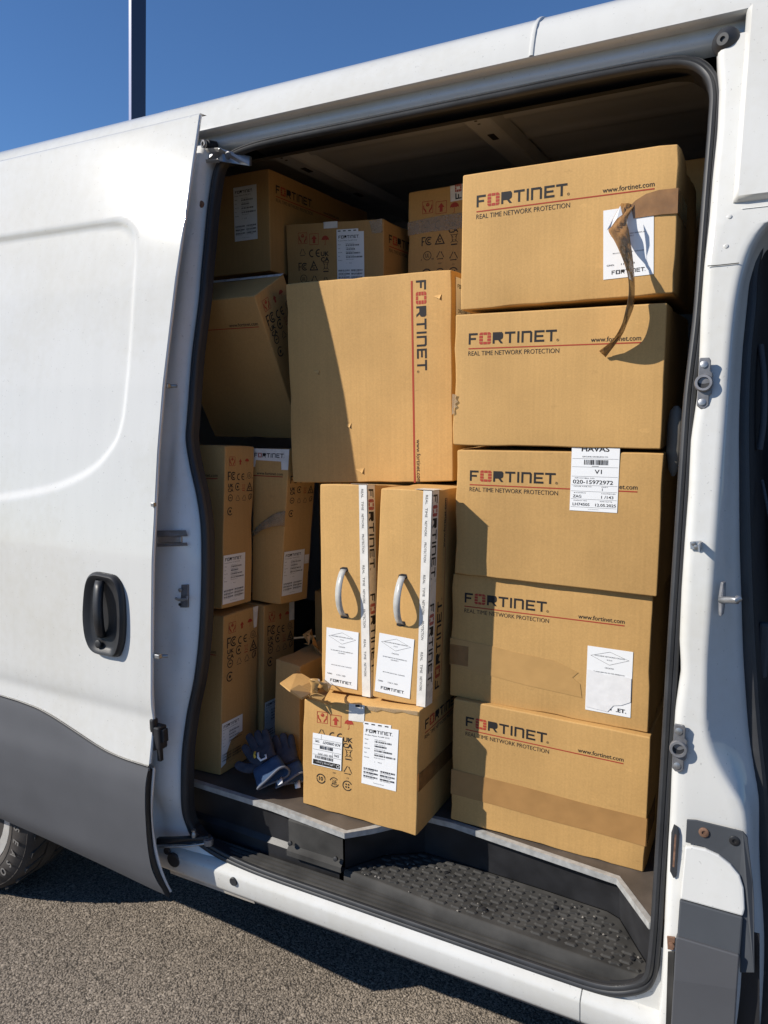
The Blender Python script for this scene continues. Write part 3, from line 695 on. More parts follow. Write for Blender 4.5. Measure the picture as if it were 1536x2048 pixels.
grid('floor_riser', [[(-1.43, 1.503, .587), (-1.43, 1.505, .50), (-1.43, 1.492, .488), (-1.43, 1.490, .444)], [(-.915, 1.490, .587), (-.915, 1.492, .50), (-.915, 1.482, .488), (-.915, 1.480, .444)]], 'black', van, sharp=20)
rc = grid('riser_cover', [[(x, 1.500, .586), (x, 1.478, .583), (x, 1.474, .578), (x, 1.474, .512), (x, 1.468, .506), (x, 1.462, .502), (x, 1.462, .488), (x, 1.485, .487)] for x in (-1.062, -1.060, -.905, -.899)], 'dusty', van, sharp=25)
for p in ((-1.0503,1.4620,0.5244), (-0.9137,1.4620,0.5216)):
    lathe('cover_screw', p, (0, -1, .3), [(.006, -.003), (.006, .002), (.003, .003)], 'dark', rc, n=12)

# ---- inside of the load space
rows = []
nY = 60
for x in (-3.2, -.07):
    r = []
    for i in range(nY+1):
        y = 1.76+i*(3.25-1.76)/nY
        bead = sum(.010*math.exp(-((y-c)/.014)**2) for c in (1.92, 2.10, 2.30, 2.52, 2.75, 3.0))
        r.append((x, y, 2.425-.02*((y-2.5)/.7)**2-bead))
    rows.append(r)
ceil = grid('ceiling_panel', rows, 'inner', van)
for x in (-2.05, -1.405, -.772, -.16):
    rb = grid('ceiling_bow', [[(x-.055, y, 2.418), (x-.038, y, 2.392), (x-.030, y, 2.388), (x+.030, y, 2.388), (x+.038, y, 2.392), (x+.055, y, 2.418)] for y in (1.79, 2.0, 2.4, 2.8, 3.22)], 'inner', ceil, sharp=25)
    for yy, w_, l_ in ((1.96, .012, .022), (2.02, .006, .006), (2.045, .006, .006), (2.16, .014, .05), (2.5, .014, .05)):
        block('bow_slot', (x, yy, 2.3885), (w_*1.4, l_, .004), 'dark', rb, bevel=.0015)
grid('inner_side_rail', [[(x, 1.752, 2.30), (x, 1.80, 2.31), (x, 1.83, 2.36), (x, 1.80, 2.41)] for x in (-3.2, -.08)], 'dark', van)
grid('far_wall', [[(x, y, z) for y, z in ((3.25, .6), (3.27, 1.2), (3.2, 1.9), (3.05, 2.42))] for x in (-3.2, -2.2, -1.2, -.07)], 'inner', van)
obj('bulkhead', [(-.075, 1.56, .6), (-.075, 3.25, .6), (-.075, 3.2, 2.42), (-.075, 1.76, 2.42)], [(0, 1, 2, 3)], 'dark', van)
obj('rear_inner_wall', [(-3.2, 1.5, .6), (-3.2, 3.25, .6), (-3.2, 3.2, 2.42), (-3.2, 1.76, 2.42)], [(0, 1, 2, 3)], 'inner', van)

# ---- pillar between load door and cab door
bz = [.40, .478, .57, .655, .728, .804, .886, .967, 1.069, 1.145, 1.201, 1.294, 1.384, 1.476, 1.573, 1.653, 1.734, 1.814, 1.892, 1.977, 2.061, 2.145, 2.23, 2.28, 2.34]
bx = [-.137, -.136, -.134, -.134, -.136, -.138, -.138, -.139, -.139, -.133, -.139, -.141, -.141, -.140, -.142, -.136, -.138, -.141, -.141, -.138, -.138, -.136, -.138, -.145, -.15]
rz = [.40, .80, .88, .917, .95, .985, 1.019, 1.057, 1.171, 1.3, 1.6, 1.75, 1.81, 1.86, 1.90, 1.93, 1.96, 1.985, 2.0, 2.4]
rx = [.0, .0, -.004, -.012, -.036, -.058, -.073, -.081, -.086, -.086, -.085, -.085, -.083, -.078, -.070, -.060, -.040, .0, .4, .4]
def Bl(z): return lerp(bz, bx, z)
def Br(z): return (lerp(rz, rx, z-.012)+2*lerp(rz, rx, z)+lerp(rz, rx, z+.012))/4
def Fx(z): return lerp([.40, .70, .9, 1.04, 1.195, 1.379, 1.571, 1.653, 1.735, 1.817, 1.883, 1.934, 1.966, 2.0, 2.03], [.045, .03, .012, -.010, -.030, -.048, -.063, -.067, -.068, -.066, -.066, -.056, -.040, .02, .4], z)
rows = []
pz = [.40+i*.0195 for i in range(100)]
for z in pz:
    a, b = Bl(z), min(Br(z), .5); f_ = min(max(Fx(z), b+.012), .52); y = Yds(z); r = []
    r += [(a-.006, y+.118, z), (a-.004, y+.098, z), (a-.001, y+.084, z), (a+.005, y+.077, z), (a+.012, y+.0745, z)]
    for k in range(1, 6): r.append((a+.012+(b-.012-a-.012)*k/6, y+.0745, z))
    r += [(b-.012, y+.0745, z), (b-.005, y+.077, z), (b, y+.083, z), (b+(f_-b)*.35, y+.105, z), (b+(f_-b)*.7, y+.135, z), (f_+.004, y+.158, z), (f_+.006, y+.19, z)]
    rows.append(r)
pil = grid('cab_door_pillar', rows, 'white', van, sharp=60)
cpz = lambda z: lerp([.44, .515, .60], [1.4225, 1.4175, 1.4025], z)
obj('sill_corner', [(x, cpz(z), z) for x, z in ((-.31, .444), (-.12, .444), (-.12, .60), (-.150, .60), (-.158, .53), (-.172, .495), (-.20, .472), (-.25, .456), (-.31, .450))], [(0, 1, 5, 6, 7, 8), (1, 2, 3, 4, 5)], 'white', pil)
# joint line across the pillar, panel seams, weld dimples
jl = [(-0.1413,1.5582,1.8858), (-0.1363,1.5581,1.8898), (-0.1151,1.5581,1.8897), (-0.0834,1.5583,1.8905), (-0.0754,1.5657,1.8883)]
tube('pillar_joint', jl[1:4], .0008, 'dark', pil, n=6)
for p in ((-0.1052,1.5811,1.9785), (-0.1074,1.5676,1.9242)):
    lathe('weld_dimple', p, (0, -1, .2), [(.004, -.003), (.004, .0002), (.0028, .0008)], 'white', pil, n=12)
# cab roof side panel, proud of the pillar
rows = []
for x in [-.104, -.1035, -.100, -.092, -.05, 0, .1, .25, .5]:
    k = max(0., min(1., (x+.104)/.012)); k = k**.5
    r = []
    for z in [2.000, 2.0005, 2.004, 2.012]+[2.03+i*.04 for i in range(9)]+[2.375]:
        e = max(0., min(1., (z-2.0)/.012))**.5 if z < 2.02 else 1.
        r.append((x, Yds(z)+.088-.030*min(k, e), z))
    rows.append(r)
grid('cab_side_panel', rows, 'white', van, sharp=50)
obj('panel_underside', [(-.10, Yds(2.0)+.0885, 2.0), (.5, Yds(2.0)+.0885, 2.0), (.5, Yds(2.0)+.070, 1.988), (-.085, Yds(2.0)+.070, 1.990)], [(0, 1, 2, 3)], 'jamb', van)
# rubber stop in the corner
lathe('corner_stop', (-0.1369,1.6810,2.3226), (-.25, -1, -.05), [(.026, -.02), (.026, -.004), (.024, 0), (.020, .004), (.013, .012), (.011, .014), (.005, .014), (.0045, .010)], 'rubber', pil, n=28)
# cab door seal, black gap line and dark cab
fp = spline([(-0.0234,1.6623,1.9880), (-0.0420,1.6554,1.9634), (-0.0579,1.6482,1.9328), (-0.0659,1.6366,1.8832), (-0.0650,1.6210,1.8169), (-0.0674,1.6019,1.7351), (-0.0656,1.5847,1.6527), (-0.0613,1.5694,1.5708), (-0.0461,1.5401,1.3787), (-0.0281,1.5164,1.1944), (-0.0096,1.5025,1.0394), (0.0114,1.4910,0.8994), (0.0310,1.4679,0.7147), (0.0448,1.4569,0.4545)], 6)
sweep('cab_door_seal', fp, [(-.013, -.006), (-.012, .006), (-.006, .011), (.004, .010), (.010, .005), (.013, -.006)], snorm, 'rubber', van)
grid('cab_liner', [[p+V((.004, .004, 0)), p+V((.016, .02, 0)), p+V((.03, .10, 0)), p+V((.05, .3, 0))] for p in fp], 'dark', van)
obj('cab_back_wall', [(-.06, 1.72, .4), (.9, 1.9, .4), (.9, 2.0, 2.3), (-.06, 1.85, 2.3)], [(0, 1, 2, 3)], 'void', van)
seat = grid('cab_seat', [[(x, 1.66+.9*(x-.06)**2+.02*abs(z-1.3), z) for z in (.8, .95, 1.1, 1.25, 1.4, 1.5, 1.56)] for x in (.0, .03, .06, .12, .2, .3)], 'void', van)
tube('belt_guide', spline([(-0.0422,1.6530,1.7481), (-0.0319,1.6380,1.6809), (-0.0281,1.6238,1.6049), (-0.0314,1.6132,1.5480)], 5), .006, 'clad2', van)
tube('cab_trim_strip', spline([(-0.0237,1.6043,1.4913), (-0.0144,1.5891,1.4549), (-0.0054,1.5739,1.4192)], 4), .003, 'clad2', van)
block('cab_trim', (-0.0023,1.5620,1.1686), (.02, .02, .11), 'clad2', van, bevel=.006)
# pillar trim cushion seen behind the seal
lathe('pillar_trim', (-0.1901,1.6600,1.5622), (0, 0, 1), [(.003, -.075), (.010, -.06), (.015, -.02), (.015, .03), (.011, .06), (.004, .07)], 'beige', van, n=20, flat=1.3)
# door hardware on the pillar
def socket(c, name):
    c = V(c); n0 = snorm(c)
    s = prism(name, [c+V((dx, 0, dz)) for dx, dz in ((-.009, .046), (.007, .046), (.010, .041), (.010, .022), (.014, .018), (.014, -.018), (.010, -.022), (.010, -.040), (.004, -.046), (-.004, -.046), (-.010, -.040), (-.010, .040))], n0, .007, 'castalu', pil, bevel=.0012)
    lathe('socket_ring', c+n0*.006, n0, [(.016, -.004), (.016, .004), (.0145, .0065), (.0105, .0065), (.0098, -.001)], 'castalu', s, n=26)
    lathe('socket_bore', c+n0*.006, n0, [(.0097, -.003), (.0097, .0012), (.002, .0008)], 'dark', s, n=20)
    for dz in (.034, -.034): lathe('rivet', c+V((-.001, 0, dz))+n0*.006, n0, [(.0065, 0), (.0065, .002), (.0025, .003)], 'steel', s, n=14)
socket((-0.1274,1.5086,1.6733), 'dowel_socket'); socket((-0.1299,1.4196,1.0045), 'dowel_socket')
br = prism('check_bracket', [(-0.1331,1.4614,1.3873), (-0.1146,1.4618,1.3905), (-0.1128,1.4595,1.3744), (-0.1314,1.4594,1.3737)], (0, -1, 0), .003, 'steel', pil, bevel=.0006)
prism('bracket_lip', [(-0.1173,1.4597,1.3897), (-0.1136,1.4598,1.3905), (-0.1122,1.4576,1.3748), (-0.1156,1.4576,1.3749)], (0, -1, 0), .030, 'steel', br, bevel=.0006)
for p in ((-0.1266,1.4570,1.3848), (-0.1220,1.4561,1.3788)): lathe('bracket_rivet', p, (0, -1, 0), [(.004, 0), (.004, .0018), (.0015, .0024)], 'steel', br, n=12)
st = prism('door_striker', [(-0.0780,1.4591,1.3173), (-0.0734,1.4643,1.3185), (-0.0716,1.4599,1.2889), (-0.0732,1.4557,1.2607), (-0.0776,1.4501,1.2569), (-0.0804,1.4549,1.2891)], (.75, -.6, 0), .006, 'castalu', pil, bevel=.001)
tube('striker_pin', [(-0.0752,1.4543,1.2851), (-0.0597,1.4372,1.2912), (-0.0480,1.4257,1.2944), (-0.0460,1.4311,1.2970)], .0065, 'steel', st)
# lower pillar: vent slot, corner trim with bolts, fuel flap, mouldings, cladding
sl_ = sheet('vent_slot', [(-0.1309,0.8549), (-0.1241,0.8514), (-0.1205,0.8386), (-0.1209,0.7584), (-0.1257,0.7544), (-0.1327,0.7652), (-0.1349,0.8374)], .073, .003, 'rubber', pil, bevel=.001)
sheet('slot_core', [(-0.1285,0.8381), (-0.1249,0.8363), (-0.1251,0.7747), (-0.1287,0.7755)], .0705, .002, 'rust', sl_, bevel=.0006)
ct = sheet('corner_trim', [(-0.1087,0.8731), (-0.0930,0.8762), (-0.0141,0.8751), (-0.0066,0.8662), (0.0071,0.7854), (0.0105,0.7570), (0.0191,0.6337), (-0.0039,0.6254), (-0.0085,0.7376), (-0.0054,0.7524), (-0.0065,0.7695), (-0.0161,0.7929), (-0.0303,0.8085), (-0.0511,0.8209), (-0.0779,0.8285), (-0.1086,0.8286)], .068, .004, 'clad2', pil, bevel=.001)
for p, m_ in (((-0.0784,1.4050,0.8573), 'rust'), ((-0.0272,1.4054,0.8551), 'black')):
    bo = lathe('bolt_cup', p, (0, -1, .05), [(.017, -.002), (.017, .001), (.014, .0014), (.012, -.0005)], 'black', ct, n=22)
    lathe('bolt', V(p)+V((0, -.001, 0)), (0, -1, .05), [(.009, 0), (.009, .003), (.0075, .004), (.0035, .004), (.003, .002)], m_, bo, n=18)
sheet('fuel_flap', [(-0.1088,0.8224), (-0.0957,0.8258), (-0.0732,0.8268), (-0.0509,0.8218), (-0.0302,0.8098), (-0.0147,0.7946), (-0.0069,0.7742), (-0.0046,0.7549), (-0.0031,0.7389), (-0.0051,0.7262), (-0.1107,0.7262)], .070, .012, 'white', pil, bevel=.003)
sheet('grey_moulding', [(-0.1114,0.7249), (-0.0050,0.7248), (-0.0055,0.6580), (-0.1113,0.6566)], .070, .012, 'clad2', pil, bevel=.003)
sheet('pillar_cladding', [(-0.1131,0.6589), (-0.1098,0.6619), (-0.0070,0.6620), (-0.0067,0.6566), (-0.0067,0.6002), (-0.0064,0.5028), (-0.1137,0.4544), (-0.1126,0.5794)], .072, .020, 'clad', pil, bevel=.004)
sheet('gap_shade_panel', [(-0.0147,0.6964), (0.0231,0.6988), (0.0363,0.4742), (-0.0131,0.4517)], .075, .003, 'dark', pil)  # dark sheet stands in for the shade of the open gap
sheet('clip_plate', [(-0.1296,0.6493), (-0.1151,0.6521), (-0.1156,0.6267), (-0.1271,0.6246)], .071, .004, 'rust', pil, bevel=.001)
lathe('clip_screw', (-0.1204,1.3669,0.6381), (0, -1, 0), [(.0055, -.001), (.0055, .0025), (.002, .003)], 'rust', pil, n=14)
sheet('cladding_edge', [(-0.1265,0.6192), (-0.1148,0.6235), (-0.1123,0.4411), (-0.1240,0.4349)], .0715, .003, 'dusty', pil, bevel=.001)

# ---------------------------------------------------------------- printing on flat faces
class Face:
    def __init__(s, BL, BR, TR, TL):
        s.q = [V(BL), V(BR), V(TR), V(TL)]
        s.W = ((s.q[1]-s.q[0]).length+(s.q[2]-s.q[3]).length)/2
        s.H = ((s.q[3]-s.q[0]).length+(s.q[2]-s.q[1]).length)/2
        s.n = (s.q[1]-s.q[0]).cross(s.q[3]-s.q[0]).normalized()
    def pt(s, x, y, off=0.):
        u, v = x/s.W, y/s.H; q = s.q
        return q[0]*(1-u)*(1-v)+q[1]*u*(1-v)+q[2]*u*v+q[3]*(1-u)*v+s.n*off
    def sub(s, x0, y0, x1, y1, off=0., turn=0.):
        c = ((x0+x1)/2, (y0+y1)/2); P = []
        for x, y in ((x0, y0), (x1, y0), (x1, y1), (x0, y1)):
            dx, dy = x-c[0], y-c[1]; cs, sn = math.cos(turn), math.sin(turn)
            P.append(s.pt(c[0]+dx*cs-dy*sn, c[1]+dx*sn+dy*cs, off))
        return Face(*P)
    def cw(s): q = s.q; return Face(q[3], q[0], q[1], q[2])      # text reads downwards
    def ccw(s): q = s.q; return Face(q[1], q[2], q[3], q[0])     # text reads upwards
    def flip(s): q = s.q; return Face(q[2], q[3], q[0], q[1])

_tc = {}
def glyphs(s, bold=0.):
    k = (s, bold)
    if k not in _tc:
        cu = bpy.data.curves.new('t', 'FONT'); cu.body = s; cu.size = 1; cu.resolution_u = 3; cu.offset = bold; cu.fill_mode = 'FRONT'
        o = bpy.data.objects.new('t', cu); sc.collection.objects.link(o)
        dg = bpy.context.evaluated_depsgraph_get()
        me = bpy.data.meshes.new_from_object(o.evaluated_get(dg))
        vs = [(v.co.x, v.co.y) for v in me.vertices]; fs = [tuple(p.vertices) for p in me.polygons]
        bpy.data.objects.remove(o); bpy.data.curves.remove(cu); bpy.data.meshes.remove(me)
        x0 = min(v[0] for v in vs); x1 = max(v[0] for v in vs)
        _tc[k] = ([(v[0]-x0, v[1]) for v in vs], fs, x1-x0)
    return _tc[k]
CAP = .69
class Print:
    def __init__(s, face, off=.0004): s.f = face; s.off = off; s.v = []; s.p = []; s.mi = []; s.mats = []
    def m(s, name):
        if name not in s.mats: s.mats.append(name)
        return s.mats.index(name)
    def poly(s, pts, m):
        k = len(s.v); s.v += [s.f.pt(x, y, s.off) for x, y in pts]; s.p.append(tuple(range(k, k+len(pts)))); s.mi.append(s.m(m))
    def rect(s, x, y, w_, h, m): s.poly([(x, y), (x+w_, y), (x+w_, y+h), (x, y+h)], m)
    def text(s, t, x, y, h, m, width=None, align='L', bold=.012):
        vs, fs, W = glyphs(t, bold); sy = h/CAP; sx = sy if width is None else width/W
        if width is not None and width < 0: sx = min(sy, -width/W)
        w_ = W*sx; x0 = x-(w_ if align == 'R' else w_/2 if align == 'C' else 0)
        k = len(s.v); s.v += [s.f.pt(x0+a*sx, y+b*sy, s.off) for a, b in vs]
        for f in fs: s.p.append(tuple(k+i for i in f)); s.mi.append(s.m(m))
    def stroke(s, pts, wd, m, closed=False):
        n = len(pts); L = []; R = []
        for i in range(n):
            p = V((pts[i][0], pts[i][1], 0))
            a = V((*pts[i-1], 0)) if (i > 0 or closed) else None
            b = V((*pts[(i+1) % n], 0)) if (i < n-1 or closed) else None
            d1 = (p-a).normalized() if a is not None else None; d2 = (b-p).normalized() if b is not None else None
            if d1 is None: d1 = d2
            if d2 is None: d2 = d1
            t = (d1+d2); t = t.normalized() if t.length > 1e-6 else d1
            nn = V((-t.y, t.x, 0)); c = max(.4, nn.dot(V((-d1.y, d1.x, 0)))); q = nn*(wd/2/c)
            L.append((p.x+q.x, p.y+q.y)); R.append((p.x-q.x, p.y-q.y))
        for i in range(n if closed else n-1):
            j = (i+1) % n; s.poly([R[i], R[j], L[j], L[i]], m)
    def arc(s, cx, cy, r, a0, a1, wd, m, n=16, sy=1.):
        full = abs(a1-a0) >= 359.9
        P = [(cx+r*math.cos(math.radians(a0+(a1-a0)*i/n)), cy+sy*r*math.sin(math.radians(a0+(a1-a0)*i/n))) for i in range(n if full else n+1)]
        s.stroke(P, wd, m, full)
    def disk(s, cx, cy, r, m, a0=0, a1=360, n=16):
        P = [(cx+r*math.cos(math.radians(a0+(a1-a0)*i/n)), cy+r*math.sin(math.radians(a0+(a1-a0)*i/n))) for i in range(n+(0 if a1-a0 >= 360 else 1))]
        s.poly(P, m)
    def bars(s, x, y, w_, h, m, seed=1, unit=None):
        r = random.Random(seed); u = unit or w_/60; p = x
        while p < x+w_-u:
            b = u*r.choice((1, 1, 2, 3)); b = min(b, x+w_-p); s.rect(p, y, b, h, m); p += b+u*r.choice((1, 1, 2))
    def logo(s, x, y, h, ink='ink', red='red', reg=True, mono=False, two=False):
        """block wordmark with a gridded second letter"""
        t = .19
        def P(pts, m): s.poly([(x+a*h, y+b*h) for a, b in pts], m)
        c = 0.
        P([(c, 0), (c+t, 0), (c+t, .40), (c+.70, .40), (c+.70, .58), (c+t, .58), (c+t, .81), (c+.86, .81), (c+.86, 1), (c, 1)], ink); c += .86+.17
        g = .055; cw = (1.12-2*g)/3; rh = (1.06-3*g)/4
        for i in range(3):
            for j in range(4):
                if i == 1 and j in (1, 2): continue
                X0 = c+i*(cw+g); Y0 = -.03+j*(rh+g); q = .12
                pts = [(X0, Y0), (X0+cw, Y0), (X0+cw, Y0+rh), (X0, Y0+rh)]
                if (i, j) == (0, 0): pts = [(X0+q, Y0), (X0+cw, Y0), (X0+cw, Y0+rh), (X0, Y0+rh), (X0, Y0+q)]
                if (i, j) == (2, 0): pts = [(X0, Y0), (X0+cw-q, Y0), (X0+cw, Y0+q), (X0+cw, Y0+rh), (X0, Y0+rh)]
                if (i, j) == (0, 3): pts = [(X0, Y0), (X0+cw, Y0), (X0+cw, Y0+rh), (X0+q, Y0+rh), (X0, Y0+rh-q)]
                if (i, j) == (2, 3): pts = [(X0, Y0), (X0+cw, Y0), (X0+cw, Y0+rh-q), (X0+cw-q, Y0+rh), (X0, Y0+rh)]
                P(pts, ink if mono else red)
        if two: return
        c += 1.12+.17
        P([(c, 0), (c+t, 0), (c+t, .30), (c+.52, .30), (c+.76, 0), (c+1.0, 0), (c+.74, .32), (c+.93, .42), (c+.98, .55), (c+.98, .84), (c+.86, 1), (c, 1)], ink)
        c += 1.0+.15
        P([(c, .81), (c+.39, .81), (c+.39, 0), (c+.58, 0), (c+.58, .81), (c+.97, .81), (c+.97, 1), (c, 1)], ink); c += .97+.19
        P([(c, 0), (c+t, 0), (c+t, 1), (c, 1)], ink); c += t+.2
        P([(c, 0), (c+t, 0), (c+t, .81), (c+.73, .81), (c+.78, .76), (c+.78, 0), (c+.97, 0), (c+.97, .86), (c+.84, 1), (c, 1)], ink); c += .97+.2
        P([(c, 0), (c+.9, 0), (c+.9, .19), (c+t, .19), (c+t, .41), (c+.8, .41), (c+.8, .59), (c+t, .59), (c+t, .81), (c+.9, .81), (c+.9, 1), (c, 1)], ink); c += .9+.13
        P([(c, .81), (c+.39, .81), (c+.39, 0), (c+.58, 0), (c+.58, .81), (c+.97, .81), (c+.97, 1), (c, 1)], ink); c += .97
        if reg:
            s.arc(x+(c+.10)*h, y+.10*h, .10*h, 0, 360, .028*h, ink, 12); s.text('R', x+(c+.10)*h, y+.05*h, .1*h, ink, align='C', bold=0)
        return c*h
    def build(s, name, parent):
        if not s.p: return None
        org = ORG[parent.name]; me = bpy.data.meshes.new(name)
        me.from_pydata([tuple(v-org) for v in s.v], [], s.p)
        for m in s.mats: me.materials.append(M[m])
        me.polygons.foreach_set('material_index', s.mi); me.update()
        o = link(bpy.data.objects.new(name, me)); o.parent = parent; ORG[o.name] = org; return o

# ---- handling marks, each in a square of side q with lower left corner x,y
def ic_fragile(p, x, y, q, m='red'):
    p.stroke([(x, y), (x+q, y), (x+q, y+q), (x, y+q)], q*.045, m, True)
    for sgn in (-1, 1):
        c = x+q*.5
        p.poly([(c+sgn*q*.10, y+q*.08), (c+sgn*q*.24, y+q*.08), (c+sgn*q*.26, y+q*.2), (c+sgn*q*.42, y+q*.36), (c+sgn*q*.44, y+q*.68), (c+sgn*q*.36, y+q*.70), (c+sgn*q*.32, y+q*.44), (c+sgn*q*.16, y+q*.28)], m)
    p.poly([(x+q*.34, y+q*.62), (x+q*.5, y+q*.55), (x+q*.5, y+q*.74), (x+q*.34, y+q*.80)], m)
    p.poly([(x+q*.52, y+q*.55), (x+q*.67, y+q*.62), (x+q*.67, y+q*.80), (x+q*.52, y+q*.74)], m)
    p.poly([(x+q*.36, y+q*.83), (x+q*.51, y+q*.765), (x+q*.66, y+q*.83), (x+q*.51, y+q*.9)], m)
def ic_up(p, x, y, q, m='red', frame=True):
    if frame: p.stroke([(x, y), (x+q, y), (x+q, y+q), (x, y+q)], q*.045, m, True)
    p.poly([(x+q*.36, y+q*.12), (x+q*.64, y+q*.12), (x+q*.64, y+q*.5), (x+q*.82, y+q*.5), (x+q*.5, y+q*.88), (x+q*.18, y+q*.5), (x+q*.36, y+q*.5)], m)
def ic_umb(p, x, y, q, m='red'):
    c = x+q*.5
    P = [(c+q*.46*math.cos(math.radians(a)), y+q*.48+q*.46*math.sin(math.radians(a))) for a in range(0, 181, 15)]
    P += [(c-q*.31, y+q*.54), (c-q*.16, y+q*.47), (c, y+q*.54), (c+q*.16, y+q*.47), (c+q*.31, y+q*.54)]
    p.poly(P, m)
    p.stroke([(c, y+q*.52), (c, y+q*.08), (c-q*.06, y+q*.02), (c-q*.13, y+q*.04)], q*.05, m)
def ic_ce(p, x, y, h, m='ink'):
    p.arc(x+h*.5, y+h*.5, h*.42, 70, 290, h*.15, m, 18); p.arc(x+h*1.5, y+h*.5, h*.42, 70, 290, h*.15, m, 18)
    p.rect(x+h*1.165, y+h*.43, h*.42, h*.14, m)
def ic_fcc(p, x, y, h, m='ink'):
    t = h*.13
    p.poly([(x, y), (x+t, y), (x+t, y+h*.42), (x+h*.36, y+h*.42), (x+h*.36, y+h*.54), (x+t, y+h*.54), (x+t, y+h*.87), (x+h*.5, y+h*.87), (x+h*.5, y+h), (x, y+h)], m)
    p.arc(x+h*.95, y+h*.5, h*.42, 45, 315, t, m, 16); p.arc(x+h*.98, y+h*.5, h*.2, 45, 315, t*.9, m, 12)
def ic_ukca(p, x, y, q, m='ink'):
    p.text('UK', x, y+q*.55, q*.42, m, width=q, bold=.03); p.text('CA', x, y, q*.42, m, width=q, bold=.03)
def ic_tri(p, x, y, q, m='ink', solid=False):
    if solid:
        p.stroke([(x+q*.05, y+q*.05), (x+q*.95, y+q*.05), (x+q*.5, y+q*.9)], q*.1, m, True); p.arc(x+q*.5, y+q*.36, q*.14, 30, 330, q*.08, m, 10)
        return
    A = [(x+q*.5, y+q*.95), (x+q*.03, y+q*.1), (x+q*.97, y+q*.1)]
    for i in range(3):
        a, b = A[i], A[(i+1) % 3]
        l_ = lambda t: (a[0]+(b[0]-a[0])*t, a[1]+(b[1]-a[1])*t)
        p.stroke([l_(.12), l_(.68)], q*.07, m)
        d = V((b[0]-a[0], b[1]-a[1], 0)).normalized(); n_ = V((-d.y, d.x, 0))*q*.09; e = l_(.70); f = l_(.86)
        p.poly([(e[0]+n_.x, e[1]+n_.y), (e[0]-n_.x, e[1]-n_.y), f], m)
def ic_weee(p, x, y, q, m='ink'):
    w_ = q*.045
    p.stroke([(x+q*.2, y+q*.78), (x+q*.26, y+q*.28), (x+q*.58, y+q*.28), (x+q*.64, y+q*.78)], w_, m)
    p.stroke([(x+q*.14, y+q*.84), (x+q*.7, y+q*.84)], w_, m)
    p.stroke([(x+q*.08, y+q*.92), (x+q*.32, y+q*.60)], w_, m); p.stroke([(x+q*.48, y+q*.44), (x+q*.78, y+q*.16)], w_, m)
    p.stroke([(x+q*.78, y+q*.92), (x+q*.52, y+q*.62)], w_, m); p.stroke([(x+q*.36, y+q*.46), (x+q*.08, y+q*.16)], w_, m)
    p.rect(x+q*.12, y-q*.04, q*.6, q*.11, m)
def ic_ring(p, x, y, q, kind, m='ink'):
    c = (x+q*.5, y+q*.5)
    if kind == '10':
        p.arc(*c, q*.43, 20, 170, q*.11, m, 12); p.arc(*c, q*.43, 200, 350, q*.11, m, 12)
        p.poly([(x-q*.02, y+q*.5), (x+q*.18, y+q*.5), (x+q*.08, y+q*.38)], m); p.poly([(x+q*.82, y+q*.52), (x+q*1.02, y+q*.52), (x+q*.92, y+q*.64)], m)
        p.text('10', c[0], c[1]-q*.17, q*.36, m, width=q*.42, align='C', bold=.03)
    elif kind == 'paper':
        p.arc(*c, q*.43, 40, 165, q*.08, m, 12); p.arc(*c, q*.43, 220, 345, q*.08, m, 12)
        for a, b in (((.30, .74), (.44, .60)), ((.28, .56), (.44, .50)), ((.36, .48), (.36, .24)), ((.27, .40), (.30, .28)), ((.45, .40), (.43, .30)), ((.52, .74), (.72, .72)), ((.54, .66), (.54, .28)), ((.60, .52), (.74, .52)), ((.64, .68), (.66, .40)), ((.67, .38), (.75, .26)), ((.54, .24), (.64, .30))):
            p.stroke([(x+q*a[0], y+q*a[1]), (x+q*b[0], y+q*b[1])], q*.05, m)
    elif kind == 'quad':
        p.arc(*c, q*.43, 25, 335, q*.09, m, 18)
        for a in (45, 135, 225, 315):
            cx_, cy_ = c[0]+q*.17*math.cos(math.radians(a)), c[1]+q*.17*math.sin(math.radians(a)); p.disk(cx_, cy_, q*.085, m, n=8)
    elif kind == 'ul':
        p.arc(*c, q*.40, 0, 360, q*.06, m, 18); p.text('UL', c[0], c[1]-q*.16, q*.34, m, width=q*.42, align='C')
        p.text('c', x-q*.16, y+q*.1, q*.2, m); p.text('us', x+q*.95, y+q*.1, q*.2, m)
    elif kind == 'bar':
        p.arc(*c, q*.40, 0, 360, q*.10, m, 18); p.rect(x+q*.3, y+q*.44, q*.4, q*.12, m)
    elif kind == 's':
        p.arc(*c, q*.42, 60, 250, q*.10, m, 12); p.arc(*c, q*.22, 240, 430, q*.10, m, 12); p.stroke([(x+q*.3, y+q*.2), (x+q*.8, y+q*.9)], q*.07, m)
    else:
        p.arc(*c, q*.42, 40, 320, q*.11, m, 16); p.disk(c[0], c[1], q*.16, m, n=8)

